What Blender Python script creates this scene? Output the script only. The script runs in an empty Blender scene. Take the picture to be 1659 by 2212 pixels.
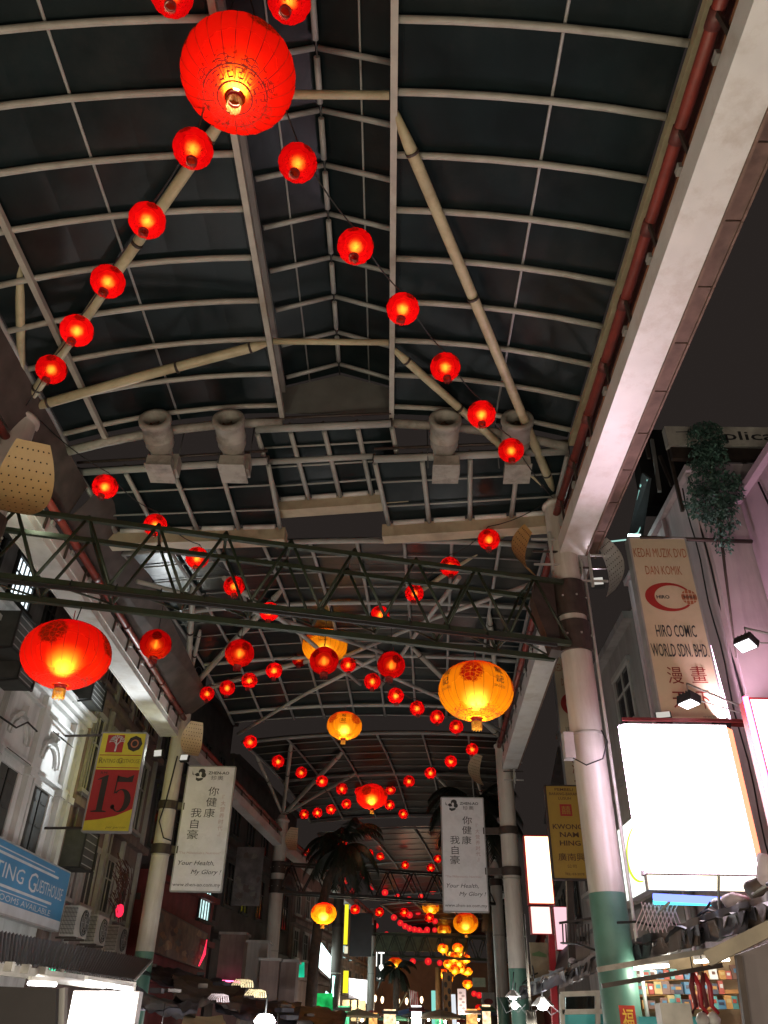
import bpy, bmesh, math, random
from mathutils import Vector, Matrix, Euler, noise
random.seed(7)
S = bpy.context.scene
COL = S.collection
R = math.radians
EYE = 1.6
# ------------------------------------------------------------------ camera
camd = bpy.data.cameras.new('camera'); cam = bpy.data.objects.new('camera', camd); COL.objects.link(cam)
camd.sensor_fit = 'VERTICAL'; camd.sensor_height = 24.0; camd.lens = 24.0 * 1700.0 / 2212.0
camd.clip_start = 0.05; camd.clip_end = 800
CROT = Matrix.Rotation(R(0.79), 3, 'Z') @ Matrix.Rotation(R(90 + 33.5), 3, 'X') @ Matrix.Rotation(R(1.1), 3, 'Z')
cam.location = (0, 0, EYE); cam.rotation_euler = CROT.to_euler()
S.camera = cam
# ------------------------------------------------------------------ world: city night sky
w = bpy.data.worlds.new('World'); S.world = w; w.use_nodes = True
nt = w.node_tree; bg = nt.nodes['Background']
sky = nt.nodes.new('ShaderNodeTexSky'); sky.sky_type = 'NISHITA'; sky.sun_disc = False
sky.sun_elevation = R(-4); sky.sun_rotation = R(200); sky.air_density = 2.0; sky.dust_density = 6.0
mix = nt.nodes.new('ShaderNodeMix'); mix.data_type = 'RGBA'; mix.inputs[0].default_value = 0.9
mix.inputs[7].default_value = (0.175, 0.138, 0.125, 1)
nt.links.new(sky.outputs[0], mix.inputs[6]); nt.links.new(mix.outputs[2], bg.inputs[0])
bg.inputs[1].default_value = 0.13
S.view_settings.view_transform = 'Standard'; S.view_settings.look = 'None'
S.view_settings.exposure = 0.0; S.view_settings.gamma = 1.0; S.view_settings.use_curve_mapping = False
S.cycles.max_bounces = 6; S.cycles.diffuse_bounces = 3; S.cycles.glossy_bounces = 2
S.cycles.transmission_bounces = 4; S.cycles.transparent_max_bounces = 8
S.cycles.sample_clamp_indirect = 4.0; S.cycles.caustics_reflective = False; S.cycles.caustics_refractive = False
S.cycles.use_denoising = True

# ------------------------------------------------------------------ pixel helper: a photograph direction met with a real plane
def ray(px, py):
    return CROT @ Vector(((px - 829.5) / 1700.0, -(py - 1106.0) / 1700.0, -1.0))
def at(px, py, X=None, Y=None, Z=None, D=None):
    r = ray(px, py)
    if D is not None: t = D
    elif Y is not None: t = Y / r.y
    elif X is not None: t = X / r.x
    else: t = Z / r.z
    return Vector((0, 0, EYE)) + r * t          # Z given above eye level

# ------------------------------------------------------------------ materials
def nodes(m): m.use_nodes = True; return m.node_tree.nodes, m.node_tree.links
MATS = {}
def mat(name, col, rough=0.6, var=0.15, scale=6.0, metal=0.0, bump=0.0, spec=None, dirt=None, dirt_amt=0.0, dscale=2.0, streak=False):
    if name in MATS: return MATS[name]
    m = bpy.data.materials.new(name); N, L = nodes(m); b = N['Principled BSDF']
    b.inputs['Roughness'].default_value = rough; b.inputs['Metallic'].default_value = metal
    if spec is not None: b.inputs['Specular IOR Level'].default_value = spec
    tc = N.new('ShaderNodeTexCoord'); no = N.new('ShaderNodeTexNoise')
    no.inputs['Scale'].default_value = scale; no.inputs['Detail'].default_value = 6
    L.new(tc.outputs['Object'], no.inputs['Vector'])
    cr = N.new('ShaderNodeValToRGB')
    cr.color_ramp.elements[0].position = 0.3; cr.color_ramp.elements[1].position = 0.7
    cr.color_ramp.elements[0].color = tuple(c * (1 - var) for c in col) + (1,)
    cr.color_ramp.elements[1].color = tuple(min(1, c * (1 + var)) for c in col) + (1,)
    L.new(no.outputs[0], cr.inputs[0]); out = cr.outputs[0]
    if dirt is not None:
        mp = N.new('ShaderNodeMapping'); L.new(tc.outputs['Object'], mp.inputs[0])
        if streak: mp.inputs['Scale'].default_value = (1, 1, 0.12)
        n2 = N.new('ShaderNodeTexNoise'); n2.inputs['Scale'].default_value = dscale; n2.inputs['Detail'].default_value = 9; n2.inputs['Roughness'].default_value = 0.7
        L.new(mp.outputs[0], n2.inputs['Vector'])
        c2 = N.new('ShaderNodeValToRGB'); c2.color_ramp.elements[0].position = 0.48; c2.color_ramp.elements[1].position = 0.72
        L.new(n2.outputs[0], c2.inputs[0])
        mu = N.new('ShaderNodeMath'); mu.operation = 'MULTIPLY'; mu.inputs[1].default_value = dirt_amt; L.new(c2.outputs[0], mu.inputs[0])
        mx = N.new('ShaderNodeMix'); mx.data_type = 'RGBA'; L.new(mu.outputs[0], mx.inputs[0]); L.new(out, mx.inputs[6])
        mx.inputs[7].default_value = tuple(dirt) + (1,); out = mx.outputs[2]
    L.new(out, b.inputs['Base Color'])
    if bump:
        bu = N.new('ShaderNodeBump'); bu.inputs['Strength'].default_value = bump; bu.inputs['Distance'].default_value = 0.02
        n3 = N.new('ShaderNodeTexNoise'); n3.inputs['Scale'].default_value = scale * 4; n3.inputs['Detail'].default_value = 5
        L.new(tc.outputs['Object'], n3.inputs['Vector']); L.new(n3.outputs[0], bu.inputs['Height']); L.new(bu.outputs[0], b.inputs['Normal'])
    MATS[name] = m; return m
def glow(name, col, strength, sample=True, var=0.0, scale=3.0):
    if name in MATS: return MATS[name]
    m = bpy.data.materials.new(name); N, L = nodes(m); N.remove(N['Principled BSDF'])
    e = N.new('ShaderNodeEmission'); e.inputs[0].default_value = tuple(col) + (1,); e.inputs[1].default_value = strength
    if var:
        tc = N.new('ShaderNodeTexCoord'); no = N.new('ShaderNodeTexNoise'); no.inputs['Scale'].default_value = scale; L.new(tc.outputs['Object'], no.inputs[0])
        mr = N.new('ShaderNodeMapRange'); mr.inputs[3].default_value = strength * (1 - var); mr.inputs[4].default_value = strength * (1 + var)
        mr.inputs[1].default_value = 0.3; mr.inputs[2].default_value = 0.7
        L.new(no.outputs[0], mr.inputs[0]); L.new(mr.outputs[0], e.inputs[1])
    L.new(e.outputs[0], N['Material Output'].inputs[0])
    if not sample: m.cycles.emission_sampling = 'NONE'
    MATS[name] = m; return m

STEEL = mat('cream painted steel', (0.37, 0.355, 0.31), 0.45, 0.10, 5, dirt=(0.16, 0.11, 0.06), dirt_amt=0.45, dscale=1.6)
STEELY = mat('yellowish cream steel', (0.46, 0.41, 0.26), 0.45, 0.12, 4, dirt=(0.18, 0.12, 0.05), dirt_amt=0.5, dscale=2.2)  # yellower cream tone than the other steel
STEELG = mat('grey cream steel', (0.36, 0.36, 0.34), 0.5, 0.12, 4, dirt=(0.12, 0.09, 0.06), dirt_amt=0.45, dscale=2)
SHEET = mat('smoked roof sheet', (0.0068, 0.0130, 0.0145), 0.30, 0.35, 1.3, spec=0.20, bump=0.2, dirt=(0.027, 0.030, 0.029), dirt_amt=0.6, dscale=0.8)
STEELD = mat('shade-darkened grey steel', (0.20, 0.20, 0.19), 0.55, 0.15, 4, dirt=(0.07, 0.06, 0.05), dirt_amt=0.5, dscale=2)  # darker copy of the steel: far bays' dimness put into its colour
GUTTER = mat('white gutter paint', (0.66, 0.65, 0.63), 0.4, 0.06, 3, dirt=(0.36, 0.29, 0.22), dirt_amt=0.55, dscale=1.7)
REDPIPE = mat('red oxide pipe', (0.22, 0.035, 0.025), 0.45, 0.2, 5, dirt=(0.08, 0.03, 0.02), dirt_amt=0.5)
ORANGELIT = mat('orange-lit fascia paint', (0.34, 0.15, 0.07), 0.7, 0.25, 7, dirt=(0.10, 0.05, 0.03), dirt_amt=0.6)  # orange of coloured light on the right fascia put into its paint
MAROON = mat('maroon flashing', (0.06, 0.012, 0.012), 0.8, 0.3, 8)
BROWN = mat('brown soffit board', (0.16, 0.10, 0.075), 0.8, 0.25, 5, dirt=(0.06, 0.04, 0.03), dirt_amt=0.6)
COLP = mat('column cream paint', (0.54, 0.51, 0.46), 0.36, 0.06, 2.5, dirt=(0.28, 0.22, 0.16), dirt_amt=0.6, dscale=3.2, bump=0.06, streak=True)
COLG = mat('column green paint', (0.085, 0.20, 0.155), 0.4, 0.12, 3, dirt=(0.05, 0.12, 0.09), dirt_amt=0.6)
DARKB = mat('dark brown bracket steel', (0.045, 0.032, 0.026), 0.5, 0.3, 6)
TRUSSG = mat('dark green truss paint', (0.018, 0.030, 0.014), 0.5, 0.3, 6, dirt=(0.03, 0.025, 0.02), dirt_amt=0.5)
BLACK = mat('black cable rubber', (0.012, 0.012, 0.012), 0.6, 0.1)
GRIME = mat('grimed cream duct', (0.33, 0.31, 0.27), 0.6, 0.12, 5, dirt=(0.07, 0.055, 0.045), dirt_amt=0.75, dscale=2.4)
BEIGE = mat('beige box gutter', (0.44, 0.37, 0.26), 0.6, 0.08, 4, dirt=(0.20, 0.14, 0.09), dirt_amt=0.5, dscale=1.5)
WIRE = mat('grey wire', (0.08, 0.08, 0.08), 0.6, 0.1)

# ------------------------------------------------------------------ mesh builder
class MB:
    def __init__(s): s.v = []; s.f = []; s.sm = []
    def add(s, vs, fs, smooth=False):
        o = len(s.v); s.v += [tuple(v) for v in vs]; s.f += [tuple(o + i for i in f) for f in fs]; s.sm += [smooth] * len(fs); return s
    def box(s, c, d, rot=None):
        c = Vector(c); hx, hy, hz = d[0] / 2, d[1] / 2, d[2] / 2
        vs = [Vector((x, y, z)) for x in (-hx, hx) for y in (-hy, hy) for z in (-hz, hz)]
        if rot is not None: vs = [rot @ v for v in vs]
        return s.add([c + v for v in vs], [(0, 1, 3, 2), (4, 6, 7, 5), (0, 4, 5, 1), (2, 3, 7, 6), (0, 2, 6, 4), (1, 5, 7, 3)])
    def beam(s, a, b, w_, h_=None, up=(0, 0, 1)):
        a = Vector(a); b = Vector(b); d = (b - a); L_ = d.length
        if L_ < 1e-6: return s
        d.normalize(); u = Vector(up)
        if abs(d.dot(u)) > 0.98: u = Vector((0, 1, 0))
        x = d.cross(u).normalized(); z = x.cross(d)
        M = Matrix((x, d, z)).transposed()
        return s.box((a + b) / 2, (w_, L_, h_ or w_), M)
    def tube(s, pts, r, n=8, r2=None, caps=True, smooth=True):
        pts = [Vector(p) for p in pts]; m = len(pts); vs = []
        for i, p in enumerate(pts):
            d = (pts[min(i + 1, m - 1)] - pts[max(i - 1, 0)]).normalized()
            u = Vector((0, 0, 1)) if abs(d.z) < 0.9 else Vector((1, 0, 0))
            x = d.cross(u).normalized(); z = x.cross(d)
            rr = (r[i] if isinstance(r, (list, tuple)) else (r if r2 is None else r + (r2 - r) * i / (m - 1)))
            for k in range(n):
                a = 2 * math.pi * k / n; vs.append(p + x * (math.cos(a) * rr) + z * (math.sin(a) * rr))
        fs = [(i * n + k, i * n + (k + 1) % n, (i + 1) * n + (k + 1) % n, (i + 1) * n + k) for i in range(m - 1) for k in range(n)]
        s.add(vs, fs, smooth)
        if caps:
            o = len(s.v) - len(vs)
            s.f.append(tuple(o + k for k in range(n))[::-1]); s.f.append(tuple(o + (m - 1) * n + k for k in range(n))); s.sm += [False, False]
        return s
    def lathe(s, prof, n=24, M=None, smooth=True, scallop=0.0, sn=12):
        vs = []
        for (r, z) in prof:
            for k in range(n):
                a = 2 * math.pi * k / n
                rr = r * (1 - scallop * (1 - abs(math.sin(a * sn / 2)))) if scallop else r
                p = Vector((rr * math.cos(a), rr * math.sin(a), z)); vs.append(M @ p if M else p)
        m = len(prof)
        fs = [(i * n + k, i * n + (k + 1) % n, (i + 1) * n + (k + 1) % n, (i + 1) * n + k) for i in range(m - 1) for k in range(n)]
        return s.add(vs, fs, smooth)
    def poly(s, pts, thick):           # polygon slab, thick = Vector offset
        pts = [Vector(p) for p in pts]; t = Vector(thick); n = len(pts)
        return s.add(pts + [p + t for p in pts], [tuple(range(n)), tuple(range(n, 2 * n))[::-1]] + [(i, (i + 1) % n, n + (i + 1) % n, n + i) for i in range(n)])
    def build(s, name, m, parent=None):
        me = bpy.data.meshes.new(name); me.from_pydata(s.v, [], s.f)
        me.polygons.foreach_set('use_smooth', s.sm); me.update()
        if m: me.materials.append(m)
        return link(name, me, parent)
def link(name, me, parent=None):
    o = bpy.data.objects.new(name, me); COL.objects.link(o)
    if parent is not None: o.parent = parent; o.matrix_parent_inverse = Matrix.Translation(-parent.location) if parent.type == 'EMPTY' and parent.parent is None and 'rooted' in parent else Matrix()
    return o
# all builders use world coordinates for things without a repeat: the Empty stays at its base and children are shifted back
def tag(o, label=None, cat=None, group=None, kind=None):
    if label: o['label'] = label
    if cat: o['category'] = cat
    if group: o['group'] = group
    if kind: o['kind'] = kind
    return o
ORD = 'zeroth first second third fourth fifth sixth seventh eighth ninth tenth eleventh twelfth thirteenth fourteenth fifteenth sixteenth seventeenth eighteenth nineteenth twentieth twenty-first twenty-second twenty-third twenty-fourth twenty-fifth twenty-sixth twenty-seventh twenty-eighth twenty-ninth thirtieth thirty-first thirty-second thirty-third thirty-fourth thirty-fifth thirty-sixth thirty-seventh thirty-eighth thirty-ninth fortieth forty-first forty-second forty-third forty-fourth forty-fifth forty-sixth forty-seventh forty-eighth forty-ninth fiftieth fifty-first fifty-second fifty-third fifty-fourth'.split()
def thing(name, label, cat, loc=(0, 0, 0), group=None, world=True, rz=0.0):
    o = bpy.data.objects.new(name, None); COL.objects.link(o); o.location = loc; o.rotation_euler.z = rz
    o.empty_display_size = 0.1
    if world: o['rooted'] = 1
    return tag(o, label, cat, group)
def struct(o): o['kind'] = 'structure'; return o
def copy_tree(o, parent=None):
    c = o.copy(); COL.objects.link(c)
    if parent is not None: c.parent = parent
    for ch in list(o.children):
        if ch.type != 'LIGHT': copy_tree(ch, c)
    return c
def lamp(name, loc, power, col, radius=0.05, parent=None, typ='POINT', rot=None, size=None, spot=None):
    ld = bpy.data.lights.new(name, typ); ld.energy = power; ld.color = col
    if typ in ('POINT', 'SPOT'): ld.shadow_soft_size = radius
    if typ == 'SPOT': ld.spot_size = spot or R(90); ld.spot_blend = 0.8
    o = bpy.data.objects.new(name, ld); COL.objects.link(o); o.location = loc
    if rot is not None: o.rotation_euler = rot
    if parent is not None:
        o.parent = parent
        if 'rooted' in parent: o.matrix_parent_inverse = Matrix.Translation(-parent.location)
    return o
def aim(a, b): return (Vector(b) - Vector(a)).to_track_quat('-Z', 'Y').to_euler()

# ------------------------------------------------------------------ lettering: font outlines as flat print meshes
def glyphs(body, bold=0.0, shear=0.0):
    cu = bpy.data.curves.new('lettering', 'FONT'); cu.body = body; cu.offset = bold; cu.shear = shear; cu.resolution_u = 2
    ob = bpy.data.objects.new('lettering', cu); COL.objects.link(ob)
    dg = bpy.context.evaluated_depsgraph_get(); me = ob.evaluated_get(dg).to_mesh()
    vs = [v.co.copy() for v in me.vertices]; fs = [tuple(p.vertices) for p in me.polygons]
    ob.evaluated_get(dg).to_mesh_clear(); bpy.data.objects.remove(ob); bpy.data.curves.remove(cu)
    if not vs: return [], [], (0, 0, 1, 1)
    x0 = min(v.x for v in vs); x1 = max(v.x for v in vs); y0 = min(v.y for v in vs); y1 = max(v.y for v in vs)
    return vs, fs, (x0, y0, max(x1 - x0, 1e-4), max(y1 - y0, 1e-4))
def put_text(mb, body, fn, cx, cy, h, wd=None, bold=0.0, shear=0.0):
    """fn(u, v) -> world point; text box centred at cx, cy with height h and width wd in sign units"""
    vs, fs, (x0, y0, ww, hh) = glyphs(body, bold, shear)
    if not vs: return
    sy = h / hh; sx = (wd / ww) if wd else sy
    mb.add([fn(cx + (v.x - x0 - ww / 2) * sx, cy + (v.y - y0 - hh / 2) * sy) for v in vs], fs)
class Board:
    """an upright sign board: pixel corners met with the plane of the sign, then a real box; local u right, v up, 0..1"""
    def __init__(s, name, label, cat, corners, thick, m, Y=None, X=None, Z0=None, group=None, frame=None, lit=None, skew=False):
        P = [at(c[0], c[1], Y=Y, X=X) for c in corners]   # TL TR BR BL
        zt = (P[0].z + P[1].z) / 2; zb = (P[2].z + P[3].z) / 2
        if Y is not None:
            xl = (P[0].x + P[3].x) / 2; xr = (P[1].x + P[2].x) / 2; a = Vector((xl, Y, zb)); ur = Vector((xr - xl, 0, 0)); nrm = Vector((0, -1, 0))
        else:
            yl = (P[0].y + P[3].y) / 2; yr = (P[1].y + P[2].y) / 2; a = Vector((X, yl, zb)); ur = Vector((0, yr - yl, 0)); nrm = Vector((-1 if X > 0 else 1, 0, 0))
        s.a, s.u, s.n = a, ur, nrm; s.up = Vector((0, 0, zt - zb)); s.W = ur.length; s.H = zt - zb
        s.root = thing(name, label, cat, a + ur / 2, group)
        mb = MB(); mb.poly([a, a + ur, a + ur + s.up, a + s.up], -nrm * thick); mb.build('panel', m, s.root)
        if frame:
            fr = MB(); t = 0.035
            for (p, q) in ((s.P(0, 0), s.P(1, 0)), (s.P(0, 1), s.P(1, 1)), (s.P(0, 0), s.P(0, 1)), (s.P(1, 0), s.P(1, 1))):
                fr.beam(p - nrm * thick / 2, q - nrm * thick / 2, t, thick + 0.02, up=nrm)
            fr.build('frame', frame, s.root)
    def P(s, u, v, off=0.0): return s.a + s.u * u + s.up * v + s.n * off
    def text(s, lines, m, name='lettering', off=0.006):
        mb = MB()
        for ln in lines:
            body, cx, cy, h = ln[:4]; wd = ln[4] if len(ln) > 4 else None; bold = ln[5] if len(ln) > 5 else 0.0; sh = ln[6] if len(ln) > 6 else 0.0
            fn = lambda u, v: s.a + s.u * (u / s.W) + s.up * (v / s.H) + s.n * off
            put_text(mb, body, fn, cx * s.W, cy * s.H, h * s.H, wd * s.W if wd else None, bold, sh)
        return mb.build(name, m, s.root)
    def shape(s, polys, m, name='printed_shape', off=0.004):
        mb = MB()
        for p in polys: mb.add([s.P(u, v, off) for (u, v) in p], [tuple(range(len(p)))])
        return mb.build(name, m, s.root)
def disc(cx, cy, rx, ry, n=24): return [(cx + rx * math.cos(2 * math.pi * k / n), cy + ry * math.sin(2 * math.pi * k / n)) for k in range(n)]
# ================================================================== GROUND
def plane_obj(name, pts, m, kind='structure'):
    o = MB().add(pts, [tuple(range(len(pts)))]).build(name, m); o['kind'] = kind; return o
plane_obj('ground', [(-300, -60, 0), (300, -60, 0), (300, 500, 0), (-300, 500, 0)], mat('dark asphalt', (0.05, 0.05, 0.05), 0.8, 0.2, 3, bump=0.3))
plane_obj('street', [(-6.2, -20, 0.004), (3.0, -20, 0.004), (3.4, 26, 0.004), (12, 90, 0.004), (3, 90, 0.004), (-6.2, 26, 0.004)], mat('worn street paving', (0.11, 0.10, 0.09), 0.6, 0.25, 2.0, bump=0.2))
PAVE = mat('pavement tiles', (0.2, 0.18, 0.16), 0.7, 0.2, 3)
for s_ in (-1, 1):
    mb = MB()
    if s_ < 0: mb.poly([(-8.6, -20, 0), (-6.2, -20, 0), (-6.2, 26, 0), (-8.6, 26, 0)], (0, 0, 0.13))
    else: mb.poly([(3.05, -20, 0), (6.3, -20, 0), (6.3, 26, 0), (3.45, 26, 0)], (0, 0, 0.13))
    mb.build('pavement', PAVE)['kind'] = 'structure'

# ================================================================== CANOPY ROOF
E = EYE
def frame_pts(o, ang, zoff):
    ca, sa = math.cos(ang), math.sin(ang)
    def F(u, s, z): return Vector((o[0] + u * ca + s * sa, o[1] - u * sa + s * ca, z + E + zoff))
    return F
def arc_profile(side, left_ext=True):
    # (u, z) from inner rib to outer edge, z above eye
    base = [(1.06, 10.0), (1.75, 9.965), (2.4, 9.90), (3.05, 9.80), (3.7, 9.66), (4.42, 9.46)]
    pts = [(side * u, z) for u, z in base]
    if side < 0 and left_ext: pts.append((-5.08, 9.23))
    return pts
def canopy_type1(name, label, o, ang, zoff, s0, s1, step, first, parts_small=False):
    F = frame_pts(o, ang, zoff)
    T = thing(name, label, 'canopy roof', F(0, (s0 + s1) / 2, 9.4), 'roof bays of the market street canopy')
    fr = []
    s = first
    while s <= s1 + 0.01: fr.append(s); s += step
    for s in fr:
        for sd in (-1, 1):
            pr = arc_profile(sd)
            MB().tube([F(u, s, z) for u, z in pr], 0.048, 8).build('rafter', STEEL, T)
            # monitor rafter
            MB().tube([F(sd * 1.02, s, 10.72), F(sd * 0.03, s, 11.09)], 0.042, 8).build('rafter', STEELG, T)
    # longitudinals
    for sd in (-1, 1):
        MB().beam(F(sd * 1.06, s0, 9.96), F(sd * 1.06, s1, 9.96), 0.09, 0.13).build('rib_beam', STEEL, T)
        MB().beam(F(sd * 1.10, s0, 10.66), F(sd * 1.10, s1, 10.66), 0.085, 0.12).build('rib_beam', STEELG, T)
        MB().tube([F(sd * 3.05, s0, 9.86), F(sd * 3.05, s1, 9.86)], 0.022, 6).build('purlin', STEELG, T)
        MB().tube([F(sd * 0.6, s0, 10.93), F(sd * 0.6, s1, 10.93)], 0.016, 6).build('purlin', STEELG, T)
    MB().beam(F(4.48, s0, 9.40), F(4.48, s1, 9.40), 0.10, 0.14).build('edge_beam', STEELY, T)
    MB().beam(F(-4.40, s0, 9.40), F(-4.40, s1, 9.40), 0.09, 0.10).build('edge_beam', STEEL, T)
    MB().tube([F(-5.10, s0, 9.20), F(-5.10, s1, 9.20)], 0.05, 8).build('edge_beam', STEELG, T)
    # ridge tubes between frames
    for a in range(len(fr) - 1):
        MB().tube([F(0, fr[a] + 0.10, 11.06), F(0, fr[a + 1] - 0.12, 11.06)], 0.045, 10).build('ridge_tube', STEELG, T)
    MB().tube([F(0, s0, 11.09), F(0, s1, 11.09)], 0.014, 6).build('ridge_rod', WIRE, T)
    # smoked sheets, one between each two frames and each slope
    seq = [s0] + [x for x in fr if s0 + 0.05 < x < s1 - 0.05] + [s1]
    for a in range(len(seq) - 1):
        p, q = seq[a] + 0.006, seq[a + 1] - 0.006
        for sd in (-1, 1):
            pr = arc_profile(sd); mb = MB()
            n = len(pr)
            lo = [F(u, p, z + 0.075) for u, z in pr] + [F(u, q, z + 0.075) for u, z in pr]
            hi = [v + Vector((0, 0, 0.012)) for v in lo]
            fs = [(i, i + 1, n + i + 1, n + i) for i in range(n - 1)]
            mb.add(lo, [f[::-1] for f in fs]); mb.add(hi, fs)
            mb.build('roof_sheet', SHEET, T)
            m2 = MB(); m2.poly([F(sd * 1.2, p, 10.74), F(sd * 1.2, q, 10.74), F(sd * 0.002, q, 11.16), F(sd * 0.002, p, 11.16)], (0, 0, 0.012)); m2.build('roof_sheet', SHEET, T)
            # louvre upstand between rib and monitor
            m3 = MB(); m3.poly([F(sd * 1.17, p, 10.05), F(sd * 1.17, q, 10.05), F(sd * 1.17, q, 10.6), F(sd * 1.17, p, 10.6)], (0.008 * sd, 0, 0)); m3.build('roof_sheet', SHEET, T)
    return T, F, fr
T1, F1, fr1 = canopy_type1('canopy_roof', 'nearest roof bay with smoked sheets between cream curved rafters, right overhead', (-1.11, 0), 0, 0, -3.0, 11.75, 0.862, 0.232 - 2 * 0.862 + 0.0)
# the ties between the ribs
for sy in (5.42, 9.72):
    MB().tube([F1(-1.0, sy, 9.95), F1(1.0, sy, 9.95)], 0.055, 10).build('tie_beam', STEELY, T1)
# gable end fill and small dark louvre under it
MB().poly([F1(-1.2, 11.78, 10.1), F1(1.2, 11.78, 10.1), F1(1.2, 11.78, 10.72), F1(0, 11.78, 11.12), F1(-1.2, 11.78, 10.72)], (0, 0.03, 0)).build('gable_panel', mat('grey gable board', (0.15, 0.15, 0.14), 0.7, 0.15, 3), T1)
# end arches
for sd in (-1, 1):
    MB().tube([F1(u, 11.8, z - 0.12) for u, z in arc_profile(sd)], 0.09, 8).build('end_arch', GRIME, T1)

# ---- side gutters, fascia, drain pipe of the first bay
def gutter_run(T, side, x_in, z, ya, yb, dx=0.0, w_=0.50, zd=0.0, pipe_x=None, pipe_z=8.62, fx=None, fz=8.15, fas=ORANGELIT, n_br=14, first=False):
    """box gutter from (x_in, ya) to (x_in+dx, yb); side +1 = to the right"""
    a = Vector((x_in + side * w_ / 2, ya, E + z + 0.17)); b = Vector((x_in + dx + side * w_ / 2, yb, E + z + zd + 0.17))
    MB().beam(a, b, w_, 0.34).build('gutter', GUTTER, T)
    off = Vector((side * (w_ / 2 + 0.02), 0, 0.02)); MB().beam(a + off, b + off, 0.035, 0.42).build('gutter_lip', BROWN if side > 0 else GUTTER, T)
    px = pipe_x - x_in; d = Vector((px - side * w_ / 2, 0, pipe_z - z - 0.17))
    p0, p1 = a + d, b + d
    MB().tube([p0, p1], 0.075, 12).build('drain_pipe', REDPIPE, T)
    L_ = (p1 - p0).length; n = int(L_ / 1.15)
    for i in range(n):
        t = (i + 0.5) / n; p = p0.lerp(p1, t); q = p0.lerp(p1, t + 0.012)
        MB().tube([p, q], 0.086, 12).build('pipe_collar', mat('dull collar', (0.12, 0.03, 0.025), 0.5), T)
    d2 = Vector((fx - x_in - side * w_ / 2, 0, fz - z - 0.17)); f0, f1 = a + d2, b + d2
    MB().beam(f0, f1, 0.05, 0.30).build('fascia', fas, T)
    for i in range(n_br):
        t = (i + 0.5) / n_br; p = f0.lerp(f1, t)
        MB().beam(p + Vector((-side * 0.05, 0, -0.17)), p + Vector((-side * 0.07, 0.02, 0.48)), 0.035, 0.05).build('hanger', DARKB, T)
        MB().box(p + Vector((-side * 0.045, 0.3, 0.12)), (0.05, 0.12, 0.09)).build('clip', STEELG, T)
gutter_run(T1, 1, 3.13, 7.7, -3, 13.05, dx=0.06, pipe_x=3.17, pipe_z=8.60, fx=3.22, fz=8.12, n_br=13)
MB().poly([(3.36, -3, E + 8.65), (3.36, 12.9, E + 8.65), (3.42, 12.9, E + 9.32), (3.42, -3, E + 9.32)], (0.02, 0, 0)).build('flashing', MAROON, T1)
for i in range(16):
    y0 = -2 + i * 0.98
    MB().box((3.86, y0 + 0.47, E + 8.02), (0.36, 0.955, 0.03)).build('soffit_board', BROWN, T1)
    MB().box((4.05, y0 + 0.47, E + 8.06), (0.03, 0.97, 0.16)).build('soffit_trim', BROWN, T1)
T1b = T1
gutter_run(T1, -1, -6.52, 7.7, -3, 10.4, dx=0.0, pipe_x=-6.50, pipe_z=8.22, fx=-6.60, fz=7.98 - 0.0, fas=GUTTER, n_br=10)
MB().poly([(-6.45, -3, E + 8.35), (-6.45, 13, E + 8.35), (-6.2, 13, E + 9.15), (-6.2, -3, E + 9.15)], (-0.02, 0, 0)).build('flashing', mat('dark eave sheet', (0.07, 0.055, 0.05), 0.8, 0.3, 3), T1)

# ================================================================== second bay (long ribs running down the street, lower)
T2 = thing('canopy_roof', 'second roof bay beyond the jet fans, a lower grid of thin ribs over the crossing truss', 'canopy roof', (-1, 20, E + 9), 'roof bays of the market street canopy')
gutter_run(T2, -1, -6.50, 7.55, 10.6, 24.0, dx=-0.05, zd=-0.05, pipe_x=-6.38, pipe_z=8.12, fx=-6.50, fz=7.86, fas=GUTTER, n_br=12)
gutter_run(T2, 1, 3.32, 7.6, 13.4, 26.6, dx=0.42, zd=-0.2, pipe_x=3.26, pipe_z=8.35, fx=3.38, fz=8.0, fas=GUTTER, n_br=10)

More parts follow.
